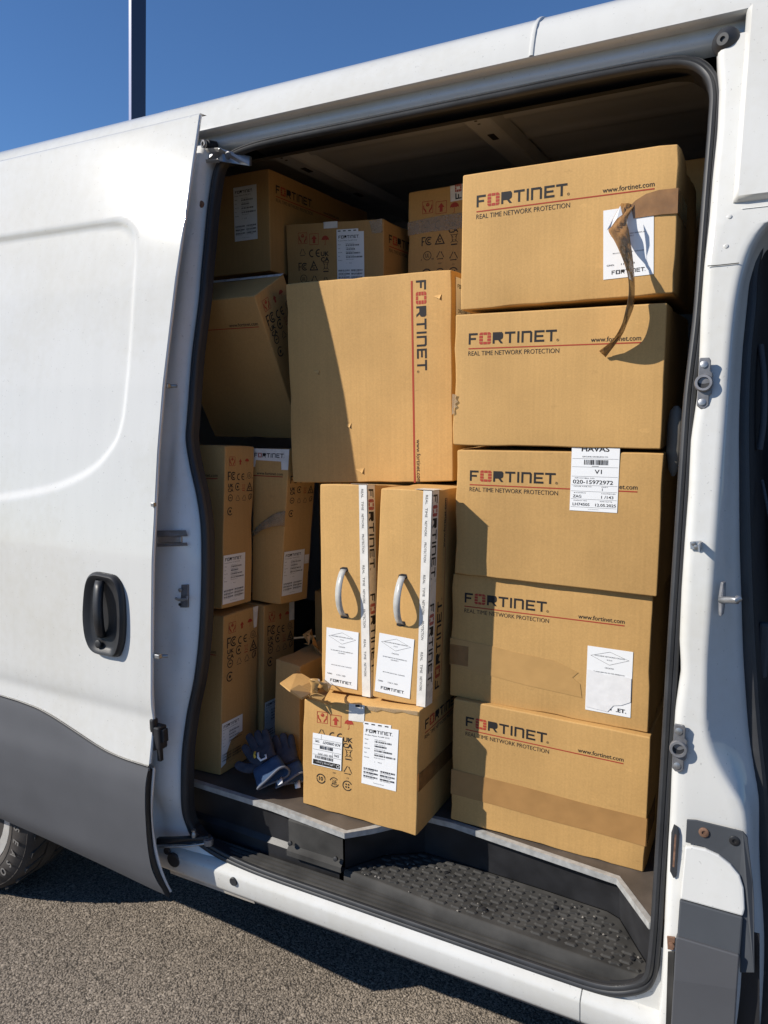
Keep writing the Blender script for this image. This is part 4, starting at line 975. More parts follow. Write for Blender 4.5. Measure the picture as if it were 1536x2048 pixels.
# ---------------------------------------------------------------- cardboard boxes
def rounded_box(name, C8, m, parent, r=.0035, n=9, dent=1., seed=0):
    """C8: BL,BR,TR,TL front then the same four at the back; soft edges, small dents along them"""
    C8 = [V(c) for c in C8]
    L = [(C8[1]-C8[0]).length, (C8[4]-C8[0]).length, (C8[3]-C8[0]).length]
    ax = []
    for l in L:
        k = max(4, int(n*l/.3)); inner = [r+(l-2*r)*i/k for i in range(k+1)]
        ax.append([0, r*.4]+inner+[l-r*.4, l])
    ids = {}; vs = []; fs = []
    def tri(p):
        u, d, v = p[0]/L[0], p[1]/L[1], p[2]/L[2]
        f = C8[0]*(1-u)*(1-v)+C8[1]*u*(1-v)+C8[2]*u*v+C8[3]*(1-u)*v
        b = C8[4]*(1-u)*(1-v)+C8[5]*u*(1-v)+C8[6]*u*v+C8[7]*(1-u)*v
        return f*(1-d)+b*d
    cen_ = sum(C8, V((0, 0, 0)))/8
    def vid(i, j, k):
        key = (i, j, k)
        if key not in ids:
            p = V((ax[0][i], ax[1][j], ax[2][k])); q = V([min(max(p[t], r), L[t]-r) for t in range(3)]); d = p-q
            p2 = q+d.normalized()*r if d.length > 1e-9 else p
            wpos = tri(p2)
            ds = sorted(min(p[t], L[t]-p[t]) for t in range(3))
            e = max(0., 1-ds[1]/.035)          # closeness to an edge
            cn = max(0., 1-ds[2]/.045)         # closeness to a corner
            if e > 0 and dent > 0:
                s_ = noise.noise(wpos*9+V((seed, 0, 0)))+.6*noise.noise(wpos*26+V((0, seed, 0)))
                wpos = wpos+(cen_-wpos).normalized()*(max(0., s_)*.0065*dent*e*e+.0012*dent*e*e+.005*dent*cn*cn*abs(noise.noise(wpos*17)))
            ids[key] = len(vs); vs.append(wpos)
        return ids[key]
    N = [len(a)-1 for a in ax]
    for a, b, c in ((0, 1, 2), (1, 2, 0), (0, 2, 1)):
        for e in (0, N[c]):
            for i in range(N[a]):
                for j in range(N[b]):
                    def k_(ii, jj):
                        t = [0, 0, 0]; t[a] = ii; t[b] = jj; t[c] = e; return vid(*t)
                    fs.append((k_(i, j), k_(i+1, j), k_(i+1, j+1), k_(i, j+1)))
    return obj(name, vs, fs, m, parent, smooth=True, wn=True)

class Box: pass
BN = [0]
def make_box(front, depth, label, m='card', dent=1., group=None, gap=0., back=None, r=.0035):
    """front: BL,BR,TR,TL world points; depth: vector to the back"""
    BN[0] += 1
    BL, BR, TR, TL = [V(p) for p in front]; d = V(depth)
    bk = [p+d for p in (BL, BR, TR, TL)] if back is None else [V(p) for p in back]
    base = (BL+BR+bk[0]+bk[1])/4
    root = empty('cardboard_box', base); tag(root, label, 'box', group)
    b = Box(); b.root = root
    b.body = rounded_box('carton', [BL, BR, TR, TL]+bk, m, root, dent=dent, seed=BN[0]*3.7, r=r)
    b.front = Face(BL, BR, TR, TL); b.right = Face(BR, bk[1], bk[2], TR); b.top = Face(TL, TR, bk[2], bk[3]); b.left = Face(bk[0], BL, TL, bk[3])
    return b
def patch(name, face, m, parent, t=.0004, off=.0006, torn=None, wob=0.):
    """thin sheet stuck on a face; torn = list of (u,v) outline in fractions"""
    P = torn or [(0, 0), (1, 0), (1, 1), (0, 1)]
    lo = [face.pt(u*face.W, v*face.H, off) for u, v in P]; n_ = len(lo)
    hi = [p+face.n*t for p in lo]
    return obj(name, lo+hi, [tuple(range(n_)), tuple(range(2*n_-1, n_-1, -1))]+[(i, (i+1) % n_, n_+(i+1) % n_, n_+i) for i in range(n_)], m, parent)
def brand_print(b, face, parts='full', x0=.036, yt=.048, ink='ink', s=1., web='www.fortinet.com'):
    H = face.H; p = Print(face)
    yb = H-yt-.0245*s
    p.logo(x0, yb, .0245*s, ink); p.rect(x0, yb-.0104*s, .374*s, .0026*s, 'redlight')
    p.text('REAL TIME NETWORK PROTECTION', x0, yb-.0245*s, .0098*s, ink, width=.207*s, bold=0)
    if parts == 'full': p.text(web, x0+.374*s, yb-.0045*s, .0098*s, ink, width=.101*s*glyphs(web)[2]/glyphs('www.fortinet.com')[2], align='R', bold=.008)
    return p.build('printed_logo', b.root)
def address_label(b, face, x, y, w_, h, cno=None, turn=0., torn=None, hide=False):
    lf = face.sub(x, y, x+w_, y+h, 0, turn); lab = patch('shipping_label', lf, 'paper', b.root, torn=torn)
    f2 = Face(*[q+lf.n*.0010 for q in lf.q]); p = Print(f2, .0003); W, H = f2.W, f2.H
    if not hide:
        p.stroke([(W*.08, H*.86), (W*.5, H*.95), (W*.92, H*.86), (W*.5, H*.75)], W*.006, 'ink', True)
        p.text('EXCLUSIVE NETWORKS CROATIA', W*.5, H*.862, H*.018, 'ink', width=W*.66, align='C', bold=0)
        p.text('D.O.O.', W*.5, H*.815, H*.017, 'ink', width=W*.12, align='C', bold=0)
        p.text('CROATIA', W*.5, H*.69, H*.02, 'ink', width=W*.2, align='C', bold=0)
    p.text('25-020-000193.25-020-000004.25-', W*.5, H*.615, H*.017, 'ink', width=W*.70, align='C', bold=0)
    p.text('020-000017', W*.5, H*.58, H*.016, 'ink', width=W*.22, align='C', bold=0)
    p.text('8021512402, 8031512403, 1520340448', W*.5, H*.355, H*.016, 'ink', width=W*.62, align='C', bold=0)
    if cno:
        p.text('C/NO:', W*.07, H*.185, H*.024, 'ink', width=W*.15, bold=.012)
        p.text(cno, W*.36, H*.185, H*.024, 'ink', width=W*.27, bold=.012)
        p.logo(W*.17, H*.06, W*.70/8.75, 'ink', mono=True)
    p.build('label_print', lab); return lab
def product_label(b, face, x, y, w_, h, turn=0., torn=None, tab=True, seed=1, parent=None):
    lf = face.sub(x, y, x+w_, y+h, 0, turn); lab = patch('product_label', lf, 'paper', b.root, torn=torn)
    f2 = Face(*[q+lf.n*.0010 for q in lf.q]); p = Print(f2, .0003); W, H = f2.W, f2.H
    p.logo(W*.07, H*.88, W*.80/8.75, 'ink', mono=True)
    p.text('Product Name: FortiAP 231G', W*.05, H*.83, H*.02, 'ink', width=W*.70, bold=0)
    for i, (t_, bw) in enumerate((('Model:', .50), ('UPC:', .34), ('Forti P/N:', .52), ('S/N:', .62), ('Quantity:', 0))):
        yy = H*(.745-i*.075)
        p.text(t_, W*.05, yy+H*.012, H*.017, 'ink', width=-W*.2, bold=0)
        p.text('FAP-231G-%d' % (i+3), W*.34, yy+H*.027, H*.014, 'ink', width=W*.3, bold=0)
        if bw: p.bars(W*.34, yy-H*.012, W*bw, H*.028, 'ink', seed+i)
    p.text('1    PCS', W*.36, H*.40, H*.016, 'ink', width=W*.2, bold=0)
    for i in range(3):
        for j in range(2):
            p.bars(W*(.05+j*.48), H*(.255-i*.065), W*.42, H*.028, 'ink', seed+10+i*2+j); p.text('S/N: F231GE%04d' % (i*7+j), W*(.05+j*.48), H*(.236-i*.065), H*.012, 'ink', width=W*.3, bold=0)
    p.text('Product of Taiwan', W*.5, H*.045, H*.014, 'ink', width=W*.3, align='C', bold=0)
    p.build('label_print', lab)
    if tab:
        tf = face.sub(x, y+h, x+w_*.80, y+h+h*.055, 0, turn); tb = patch('label_tab', tf, 'paper', b.root)
        q = Print(Face(*[a+tf.n*.0010 for a in tf.q]), .0003)
        for i in range(4): q.rect(tf.W*(.06+i*.24), tf.H*.25, tf.W*.13, tf.H*.35, 'ink2')
        q.build('tab_print', tb)
    return lab
def marks_wide(b, face, ink='ink', red='red', bottom=True, reduced=False):
    """handling and approval marks as on the low carton"""
    W, H = face.W, face.H; p = Print(face)
    U = lambda u: u*W
    Q = lambda v: H*(1-v)
    ic_fragile(p, U(.135), Q(.20), W*.092, red); ic_up(p, U(.255), Q(.215), W*.092, red); ic_umb(p, U(.375), Q(.225), W*.085, red)
    ic_tri(p, U(.14), Q(.325), W*.075, 'ink2'); ic_ce(p, U(.245), Q(.34), W*.068, ink); ic_ukca(p, U(.368), Q(.385), W*.085, ink)
    ic_fcc(p, U(.13), Q(.47), W*.07, ink); ic_tri(p, U(.25), Q(.47), W*.085, ink, True); ic_weee(p, U(.38), Q(.485), W*.09, ink)
    ic_ring(p, U(.14), Q(.60), W*.085, 'ul', ink); ic_tri(p, U(.258), Q(.60), W*.08, ink); ic_tri(p, U(.372), Q(.62), W*.085, ink)
    p.text('PAP', U(.297), Q(.635), W*.012, 'ink2', align='C', bold=0); p.text('C5', U(.415), Q(.655), W*.012, 'ink2', align='C', bold=0)
    if bottom:
        ic_ring(p, U(.133), Q(.755), W*.088, '10', ink); ic_ring(p, U(.253), Q(.76), W*.088, 'paper', ink); ic_ring(p, U(.368), Q(.765), W*.09, 'quad', ink)
    p.build('printed_marks', b.root)
def marks_tall(b, face, ink='ink', red='redlight', flipu=False):
    W, H = face.W, face.H; p = Print(face); q = W*.19
    U = lambda u: u*W
    Q = lambda v: H*(1-v)
    ic_fragile(p, U(.14), Q(.125), q, red); ic_up(p, U(.42), Q(.125), q*.9, red, False); ic_umb(p, U(.66), Q(.12), q*.8, red)
    ic_fcc(p, U(.10), Q(.215), W*.19, ink); ic_ce(p, U(.40), Q(.215), W*.15, ink); ic_ring(p, U(.74), Q(.21), q*.9, 'ul', 'ink2')
    ic_ukca(p, U(.11), Q(.285), W*.18, ink); ic_ring(p, U(.34), Q(.28), q*.95, 'dot', ink); ic_weee(p, U(.57), Q(.28), q*.8, 'redlight'); ic_tri(p, U(.74), Q(.285), q*1.1, ink, True)
    ic_ring(p, U(.11), Q(.345), q*.9, 'bar', ink); ic_tri(p, U(.36), Q(.345), q*.85, 'ink2'); ic_tri(p, U(.58), Q(.345), q*.85, 'ink2'); ic_ring(p, U(.80), Q(.345), q*.85, 's', ink)
    ic_ring(p, U(.10), Q(.43), q, 'dot', ink)
    p.build('printed_marks', b.root)
def printed_tape(b, face, x, y0, y1, w_, parent=None, logo=True, small=True, phase=0., lw=.62):
    """vertical strip of white tape printed with the wordmark, reading downwards"""
    tf = face.sub(x, y0, x+w_, y1, 0); tp_ = patch('printed_tape', tf, 'wtape', b.root)
    f2 = Face(*[q+tf.n*.0010 for q in tf.q]).cw(); p = Print(f2, .0003); L = f2.W; h = f2.H
    if logo:
        s = L*phase; hh = h*lw
        while s+hh*8.8 < L:
            pl = Print(f2, .0003); pl.logo(s, h*.12, hh, 'ink'); pl.build('printed_logo', tp_); s += hh*8.8+.05
    if small:
        s = .01
        while s < L-.03:
            for t_, dw in (('REAL', .03), ('TIME', .03), ('NETWORK', .05), ('PROTECTION', .065)):
                if s+dw > L-.005: break
                p.text(t_, s, h*.30, h*.26, 'ink2', width=dw*.72, bold=0); s += dw
            s += .012; p.build('tape_print', tp_); p = Print(f2, .0003)
            if s > L-.06: break
    p.build('tape_print', tp_); return tp_

# ---------------------------------------------------------------- the load
GR, GL = 'boxes stacked at the right of the load door', 'boxes stacked at the left of the load door'
def brand2(b, face, x0, yt, line, s=1., tag_=False, ink='ink', www=True, logo=True, lw=.0026):
    p = Print(face); yb = face.H-yt-.0245*s
    if logo: p.logo(x0, yb, .0245*s, ink)
    p.rect(x0, yb-.0104*s-lw+.0026, line, lw, 'redlight')
    if tag_: p.text('REAL TIME NETWORK PROTECTION', x0, yb-.0245*s, .0098*s, ink, width=.207*s, bold=0)
    if www: p.text('www.fortinet.com', x0+line, yb-.0045*s, .0098*s, ink, width=.101*s, align='R', bold=.008)
    return p.build('printed_logo', b.root)

# right-hand stack, bottom to top
R5 = make_box([(-0.6749,1.6250,0.6047), (-0.2065,1.6250,0.5982), (-0.2050,1.6250,0.9218), (-0.6688,1.6250,0.9267)], (.0, .42, 0), 'bottom box of the right-hand stack, a brown tape band along its lower half', group=GR)
brand_print(R5, R5.front, yt=.040)
f = R5.front
patch('packing_tape', f.sub(0, f.H*.215, f.W, f.H*.42, 0, -.008), 'btape3', R5.root, t=.0003, torn=[(.002, 0), (.25, .02), (.5, -.01), (.75, .015), (.998, 0), (.998, 1), (.7, .98), (.4, 1.02), (.002, 1)])
fr = R5.right; patch('packing_tape', fr.sub(.0, fr.H*.21, .12, fr.H*.41), 'btape3', R5.root, t=.0003)
R4 = make_box([(-0.6861,1.6400,0.9232), (-0.2134,1.6400,0.9218), (-0.2152,1.6400,1.2386), (-0.6794,1.6400,1.2369)], (.0, .40, 0), 'fourth box down in the right-hand stack, with pale tape and a half blank label', group=GR)
brand_print(R4, R4.front, yt=.046)
f = R4.front
patch('packing_tape', f.sub(0.001, f.H*.20, f.W*.69, f.H*.46, 0, .0), 'btape2', R4.root, t=.0003, torn=[(0, .25), (.3, .12), (.6, .0), (1, -.08), (.985, .3), (.93, .45), (.97, .62), (.8, .86), (.5, .93), (.3, 1.02), (0, 1.08)])
patch('packing_tape', f.sub(0.001, f.H*.27, f.W*.105, f.H*.43), 'btape', R4.root, t=.0003, off=.0012)  # dark end piece; shading put into the tape's colour
la_ = address_label(R4, f, .332, .030, .098, .150, None, -.005)
lf = f.sub(.332, .030, .430, .030+.150, 0, -.005); gf = Face(*[q+lf.n*.0014 for q in lf.q])
pe = patch('blank_overlay', gf, 'paper', la_, t=.0002, torn=[(.015, .05), (.50, .03), (.62, .14), (.80, .17), (.99, .24), (.985, .60), (.7, .615), (.4, .60), (.015, .64)])
pe.data.materials.clear(); pe.data.materials.append(mat('greyed_label_paper', (.755, .745, .74), .6, var=(60, .05, 4)))
pp_ = Print(Face(*[q+lf.n*.0015 for q in lf.q]), .0003); W_, H_ = lf.W, lf.H
pp_.text('.ET.', W_*.68, H_*.055, W_*.085, 'ink', width=W_*.22, bold=.02); pp_.rect(W_*.56, H_*.06, W_*.018, W_*.06, 'ink'); pp_.build('label_print', la_)
R3 = make_box([(-0.6681,1.6250,1.2379), (-0.2058,1.6250,1.2334), (-0.2041,1.6250,1.5376), (-0.6632,1.6250,1.5343)], (.0, .40, 0), 'third box down in the right-hand stack, with a tall white airway label', group=GR)
brand_print(R3, R3.front, web='net.com')
f = R3.front
lf = f.sub(.270, f.H-.128, .371, f.H+.012); lab = patch('airway_label', lf, 'paper', R3.root)
p = Print(Face(*[q+lf.n*.0010 for q in lf.q]), .0003); W_, H_ = lf.W, lf.H
Q = lambda v: H_*(.915-v*.915)
p.text('HAVAS', W_*.5, Q(-.005), H_*.07, 'ink', width=W_*.58, align='C', bold=.02)
p.text('GROUND HANDLING CO.', W_*.5, Q(.095), H_*.02, 'ink', width=W_*.54, align='C', bold=0)
for v in (.12, .258, .417, .566, .667, .80, .936): p.rect(W_*.02, Q(v), W_*.96, H_*.003, 'ink2')
p.bars(W_*.27, Q(.218), W_*.52, H_*.075, 'ink', 5); p.rect(W_*.44, Q(.245), W_*.14, H_*.006, 'ink2')
p.text('V1', W_*.5, Q(.365), H_*.062, 'ink', width=W_*.15)
p.text('AIRWAYBILL NO', W_*.08, Q(.452), H_*.016, 'ink2', width=W_*.42, bold=0); p.text('020-15972972', W_*.05, Q(.538), H_*.058, 'ink', width=W_*.84)
p.text('HOUSE AWB NO', W_*.07, Q(.592), H_*.014, 'ink2', width=W_*.38, bold=0); p.text('PART', W_*.66, Q(.592), H_*.014, 'ink2', width=W_*.13, bold=0); p.text('1', W_*.67, Q(.648), H_*.04, 'ink')
p.text('INCOMING', W_*.08, Q(.70), H_*.014, 'ink2', width=W_*.25, bold=0); p.text('NO/PIECES', W_*.66, Q(.70), H_*.014, 'ink2', width=W_*.29, bold=0)
p.text('ZAG', W_*.06, Q(.775), H_*.042, 'ink', width=W_*.18); p.text('1 /143', W_*.66, Q(.775), H_*.042, 'ink', width=W_*.25)
p.text('FLIGHT NO', W_*.08, Q(.832), H_*.014, 'ink2', width=W_*.28, bold=0); p.text('ARR DATE', W_*.63, Q(.832), H_*.014, 'ink2', width=W_*.26, bold=0)
p.text('LH7450S', W_*.06, Q(.91), H_*.042, 'ink', width=W_*.36); p.text('12.05.2025', W_*.54, Q(.91), H_*.042, 'ink', width=W_*.43)
p.text('www.havas.net', W_*.5, Q(.968), H_*.009, 'ink2', width=W_*.22, align='C', bold=0)
p.build('label_print', lab)
R2 = make_box([(-0.6720,1.6190,1.5438), (-0.2099,1.6190,1.5436), (-0.2108,1.6190,1.8360), (-0.6659,1.6190,1.8393)], (.0, .40, 0), 'second box from the top in the right-hand stack, its lettering crossed by hanging tape', group=GR, dent=1.3)
brand_print(R2, R2.front, yt=.043)
f = R2.front
patch('torn_edge_tape', f.sub(-.0006, f.H*.24, .014, f.H*.40), 'ctape', R2.root, t=.0006, torn=[(0, .0), (.5, .08), (.3, .3), (.9, .38), (.5, .52), (1., .62), (.55, .8), (.8, .95), (.0, 1)])
R1 = make_box([(-0.6578,1.6300,1.8481), (-0.1987,1.6300,1.8522), (-0.2030,1.6300,2.1377), (-0.6544,1.6300,2.1398)], (-.006, .42, .0), 'topmost box of the right-hand stack, with torn brown tape dangling from it', group=GR, dent=1.5)
brand_print(R1, R1.front, yt=.048)
f = R1.front
patch('packing_tape', f.sub(f.W*.80, f.H*.535, f.W*.999, f.H*.70, 0, .0), 'btape', R1.root, t=.0003, off=.0022, torn=[(.08, .0), (.4, .02), (.7, .03), (1., .0), (1., 1.), (.6, 1.02), (.34, .93), (.12, .72), (.02, .55), (.05, .3)])
fr = R1.right; patch('packing_tape', fr.sub(.0005, fr.H*.535, .16, fr.H*.70), 'btape', R1.root, t=.0003)
lab = address_label(R1, f, .3135, .041, .098, .137, '112/143', .025, hide=True)
# peeled tape: left and right edge of a twisted ribbon
A_ = [(-0.3079,1.6230,2.0361), (-0.3236,1.6050,1.9970), (-0.3255,1.5930,1.9787), (-0.3102,1.5830,1.9544), (-0.2921,1.5750,1.9172), (-0.2799,1.5670,1.8820), (-0.2768,1.5620,1.8481), (-0.2809,1.5590,1.8195), (-0.2878,1.5610,1.7914), (-0.3069,1.5750,1.7643), (-0.3391,1.6050,1.7455)]
B_ = [(-0.2826,1.6280,2.0321), (-0.2946,1.6150,2.0004), (-0.2890,1.6100,1.9779), (-0.2841,1.6100,1.9506), (-0.2787,1.6070,1.9209), (-0.2740,1.6050,1.8837), (-0.2717,1.6000,1.8443), (-0.2733,1.5970,1.8247), (-0.2835,1.5950,1.7959), (-0.2943,1.6000,1.7732), (-0.3272,1.6130,1.7323)]
A_ = spline(A_, 5); B_ = spline(B_, 5); rows = []
for i, (a, b_) in enumerate(zip(A_, B_)):
    r = []
    for k in range(7):
        t = k/6; q = a.lerp(b_, t); w_ = noise.noise(q*55)*.005*math.sin(math.pi*t)+.004*math.sin(i*.9+k*1.7)*math.sin(math.pi*t)+.0016*(k % 2)
        r.append(q+V((0, w_, 0)))
    rows.append(r)
tp1 = grid('peeled_tape', rows, 'ptape', R1.root, solid=.0002)
wl = [(-0.3052,1.6100,2.0254), (-0.3154,1.5970,1.9992), (-0.3253,1.5870,1.9766), (-0.3189,1.5930,1.9827), (-0.3086,1.5970,1.9985), (-0.2998,1.6050,2.0066)]
obj('label_scrap', [V(q)+V((0, -.012, 0)) for q in wl], [(0, 1, 4, 5), (1, 2, 3, 4)], 'paper', R1.root, solid=.0004)

# big square box over the handled ones
Cb = make_box([(-1.2058,1.7400,1.4211), (-0.7164,1.7400,1.4439), (-0.7237,1.7400,1.9613), (-1.2106,1.7400,1.9644)], (.0, .40, 0), 'large square box with sideways lettering, resting on the two handled boxes', dent=.9)
brand2(Cb, Cb.front.cw(), .021, .0686, .51, 1.11, lw=.0052)
f = Cb.front
for u, v, s_ in ((.195, .555, .012), (.385, .285, .013), (.455, .058, .016), (.925, .875, .013)):
    c = (f.W*u, f.H*v)
    tr = [f.pt(c[0]-s_, c[1]+s_*.3, .0006), f.pt(c[0]+s_*.7, c[1]+s_*.55, .0006), f.pt(c[0]+s_*.4, c[1]-s_*.35, .0035), f.pt(c[0]-s_*.1, c[1]-s_*.1, .0014)]
    obj('torn_nick', tr, [(0, 3, 2, 1)], 'card', Cb.root, solid=.0004)
    obj('nick_gap', [f.pt(c[0]-s_*.2, c[1]-s_*.15, .0005), f.pt(c[0]+s_*.55, c[1]-s_*.45, .0005), f.pt(c[0]+s_*.45, c[1]-s_*.2, .0005)], [(0, 1, 2)], 'ink2', Cb.root)
fr = Cb.right
lf = fr.sub(.025, fr.H*.70, .12, fr.H*.97); lab = patch('side_label', lf, 'paper', Cb.root); p = Print(Face(*[q+lf.n*.0010 for q in lf.q]), .0003); p.logo(.01, lf.H*.82, .009, 'ink', mono=True); p.text('C/NO: 1/143', .01, lf.H*.4, .008, 'ink'); p.build('label_print', lab)

# two upright boxes with carry handles
def handled(front, depth, label, cno, lx, turn):
    b = make_box(front, depth, label, dent=.8, group='upright boxes with carry handles'); f = b.front; H = f.H
    address_label(b, f, lx, .018, .092, .150, cno, turn)
    x0 = f.W*.50
    for v in (.602, .382):
        patch('handle_slot', f.sub(x0-.012, H*v-.007, x0+.012, H*v+.007, 0, .05), 'dark', b.root, t=.0004, off=.0003, torn=[(0, .15), (.3, 0), (.8, .1), (1, .4), (.9, .95), (.4, 1), (.05, .8)])  # dark patch paints the shade inside the uncut slot
    n_ = 18; rows = []
    for i in range(n_+1):
        t = i/n_; o = .033*math.sin(math.pi*t)**.7; yy = H*(.604-.224*t)
        rows.append([f.pt(x0-.0085+.003*math.sin(3*t), yy, o+.001), f.pt(x0+.0085+.003*math.sin(3*t), yy, o+.001)])
    grid('carry_strap', rows, 'strap', b.root, solid=.0016, sharp=30)
    printed_tape(b, f, f.W-.023, .002, H-.001, .0225, logo=False, small=True)
    printed_tape(b, b.right, .0005, .002, H-.001, .036, small=False, phase=.02, lw=.66)
    tp_ = b.top; patch('printed_tape', tp_.sub(f.W-.05, .0, f.W-.002, .05), 'wtape', b.root)
    return b
T1 = handled([(-1.0069,1.5600,0.9106), (-0.8620,1.5600,0.9154), (-0.8648,1.5600,1.4504), (-0.9990,1.5600,1.4471)], (.004, .34, -.037), 'left one of the two upright boxes with carry handles, standing straight', '115 / 143', .014, -.045)
T2 = handled([(-0.8501,1.5450,0.9231), (-0.7053,1.5450,0.9246), (-0.6876,1.5450,1.4461), (-0.8204,1.5450,1.4469)], (.0, .34, -.02), 'right one of the two upright boxes with carry handles, leaning right', '112 / 143', .010, -.045)
fc = T2.right.ccw(); p = Print(fc); yb = fc.H-.078
p.logo(.03, yb, .027, 'ink'); p.rect(.03, yb-.011, .47, .0018, 'redlight'); p.text('www.fortinet.com', .50, yb-.005, .010, 'ink', width=.12, align='R', bold=.02); p.build('printed_logo', T2.root)

# front box on the floor edge
Fb = make_box([(-1.0521,1.5210,0.6014), (-0.7188,1.5210,0.6014), (-0.7078,1.5210,0.9264), (-1.0391,1.5210,0.8961)], (.004, .30, 0), 'front box at the load floor edge, with upside-down cargo label and torn flap', dent=1.1)
f = Fb.front
marks_wide(Fb, f)
product_label(Fb, f, f.W*.54, f.H*.335, f.W*.29, f.H*.50, -.02, seed=3)
lf = f.sub(f.W*.098, f.H*.41, f.W*.362, f.H*.70, 0, -.02); lab = patch('cargo_label', lf, 'paper', Fb.root, off=.0018)
p = Print(Face(*[q+lf.n*.0022 for q in lf.flip().q]), .0003); W_, H_ = lf.W, lf.H
p.rect(W_*.04, H_*.82, W_*.92, H_*.15, 'ink'); p.text('Lufthansa Cargo', W_*.20, H_*.86, H_*.075, 'paper', width=W_*.66)
p.arc(W_*.11, H_*.895, H_*.045, 0, 360, H_*.012, 'paper', 14)
p.v[-56:] = [q+lf.n*.0002 for q in p.v[-56:]]
for v in (.16, .34, .50, .66): p.rect(W_*.02, H_*v, W_*.96, H_*.008, 'ink2')
p.bars(W_*.28, H_*.69, W_*.62, H_*.09, 'ink', 9); p.text('020 1597 2972', W_*.30, H_*.60, H_*.05, 'ink', width=W_*.5); p.text('ZAG', W_*.08, H_*.55, H_*.07, 'ink', width=W_*.17)
p.bars(W_*.30, H_*.36, W_*.45, H_*.10, 'ink', 12); p.text('AOF-20905477', W_*.05, H_*.20, H_*.085, 'ink', width=W_*.60); p.text('TPE', W_*.76, H_*.20, H_*.07, 'ink', width=W_*.15)
p.rect(W_*.70, H_*.01, W_*.006, H_*.15, 'ink2'); p.rect(W_*.30, H_*.50, W_*.006, H_*.16, 'ink2'); p.build('label_print', lab)
tf = f.sub(f.W*.415, f.H*.855, f.W*.548, f.H*.999, 0, -.01); tt = patch('printed_tape', tf, 'wtape', Fb.root)
p = Print(Face(*[q+tf.n*.0010 for q in tf.q]), .0003); p.poly([(tf.W*.42, tf.H*.85), (tf.W*.70, tf.H*.85), (tf.W*.70, tf.H*.99), (tf.W*.42, tf.H*.99)], 'ink'); p.rect(tf.W*.75, tf.H*.8, tf.W*.06, tf.H*.2, 'ink'); p.build('tape_print', tt)
brand_print(Fb, Fb.right, 'full', .03, .035)
fr = Fb.right; patch('packing_tape', fr.sub(.0005, fr.H*.36, .29, fr.H*.50), 'btape', Fb.root, t=.0003)
patch('edge_scuff', f.sub(f.W*.56, f.H*.955, f.W*.98, f.H*.995), 'ctape', Fb.root, t=.0003, torn=[(0, .3), (.2, .0), (.3, .5), (.55, .2), (.7, .6), (.85, .3), (1, .2), (1, 1), (0, 1)])
# torn flap sticking out at its upper left corner, and curled tape
fl_ = [(-1.0974,1.5050,0.9318), (-1.0364,1.4620,0.9366), (-1.0122,1.4780,0.9143), (-1.0016,1.5120,0.9182), (-1.0375,1.5700,0.9262), (-1.1078,1.6000,0.9304)]
obj('torn_flap', fl_, [(0, 1, 5), (1, 2, 3), (1, 3, 4), (1, 4, 5)], 'card2', Fb.root, solid=.003)
obj('flap_tape', [V(q)+V((0, -.003, .0035)) for q in ((-1.0363,1.4640,0.9372), (-1.0121,1.4780,0.9156), (-0.9936,1.5000,0.9253), (-1.0253,1.4900,0.9443))], [(0, 1, 2, 3)], 'btape2', Fb.root, solid=.0006)
cp = spline([(-0.9875,1.4950,0.9217), (-0.9679,1.4620,0.9629), (-0.9494,1.4520,0.9848), (-0.9432,1.4620,0.9748), (-0.9573,1.4900,0.9471), (-0.9802,1.5500,0.9429)], 5)
grid('curled_tape', [[q+V((-.012, .01*math.sin(i*.5), .004)), q+V((0, -.004, 0)), q+V((.014, .006*math.cos(i*.4), -.006+.004*math.sin(i)))] for i, q in enumerate(cp)], 'btape2', Fb.root, solid=.0006)
jag = [(-0.9650,1.4700,0.9427), (-0.9417,1.4740,0.9377), (-0.9592,1.4850,0.9202), (-0.9412,1.5000,0.9127), (-0.9610,1.5150,0.8968), (-1.0060,1.5180,0.9019), (-1.0103,1.5000,0.9157)]
obj('torn_shred', jag, [tuple(range(7))], 'card2', Fb.root, solid=.0012)

# narrow box left of the front box
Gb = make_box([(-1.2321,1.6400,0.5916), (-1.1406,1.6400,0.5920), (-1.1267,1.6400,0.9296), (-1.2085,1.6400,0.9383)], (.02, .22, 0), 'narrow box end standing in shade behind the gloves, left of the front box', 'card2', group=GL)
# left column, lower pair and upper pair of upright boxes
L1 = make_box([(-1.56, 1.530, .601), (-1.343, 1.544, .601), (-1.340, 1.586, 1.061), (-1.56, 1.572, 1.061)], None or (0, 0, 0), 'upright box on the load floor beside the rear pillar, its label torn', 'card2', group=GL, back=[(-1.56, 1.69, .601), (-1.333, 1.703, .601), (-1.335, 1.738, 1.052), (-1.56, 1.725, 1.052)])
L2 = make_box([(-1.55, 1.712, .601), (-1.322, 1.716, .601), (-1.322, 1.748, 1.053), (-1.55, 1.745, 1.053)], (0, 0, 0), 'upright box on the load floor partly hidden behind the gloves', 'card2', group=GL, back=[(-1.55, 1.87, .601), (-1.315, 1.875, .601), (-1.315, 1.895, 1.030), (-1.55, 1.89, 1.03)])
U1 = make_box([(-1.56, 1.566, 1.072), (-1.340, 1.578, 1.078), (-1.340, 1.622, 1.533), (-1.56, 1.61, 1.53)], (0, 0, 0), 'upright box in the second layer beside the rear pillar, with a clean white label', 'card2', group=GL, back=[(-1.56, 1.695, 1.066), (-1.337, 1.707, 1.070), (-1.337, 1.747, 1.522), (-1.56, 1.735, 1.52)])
U2 = make_box([(-1.3750,1.7550,1.0572), (-1.2708,1.7550,1.0543), (-1.2215,1.7550,1.5154), (-1.3511,1.7550,1.5155)], (.02, .115, -.006), 'upright box with drooping clear tape on its narrow front, left of the handled boxes', 'card', group=GL)
for b in (L1, L2, U1): marks_tall(b, b.right, ink='ink')
marks_tall(U2, U2.right, ink='ink')
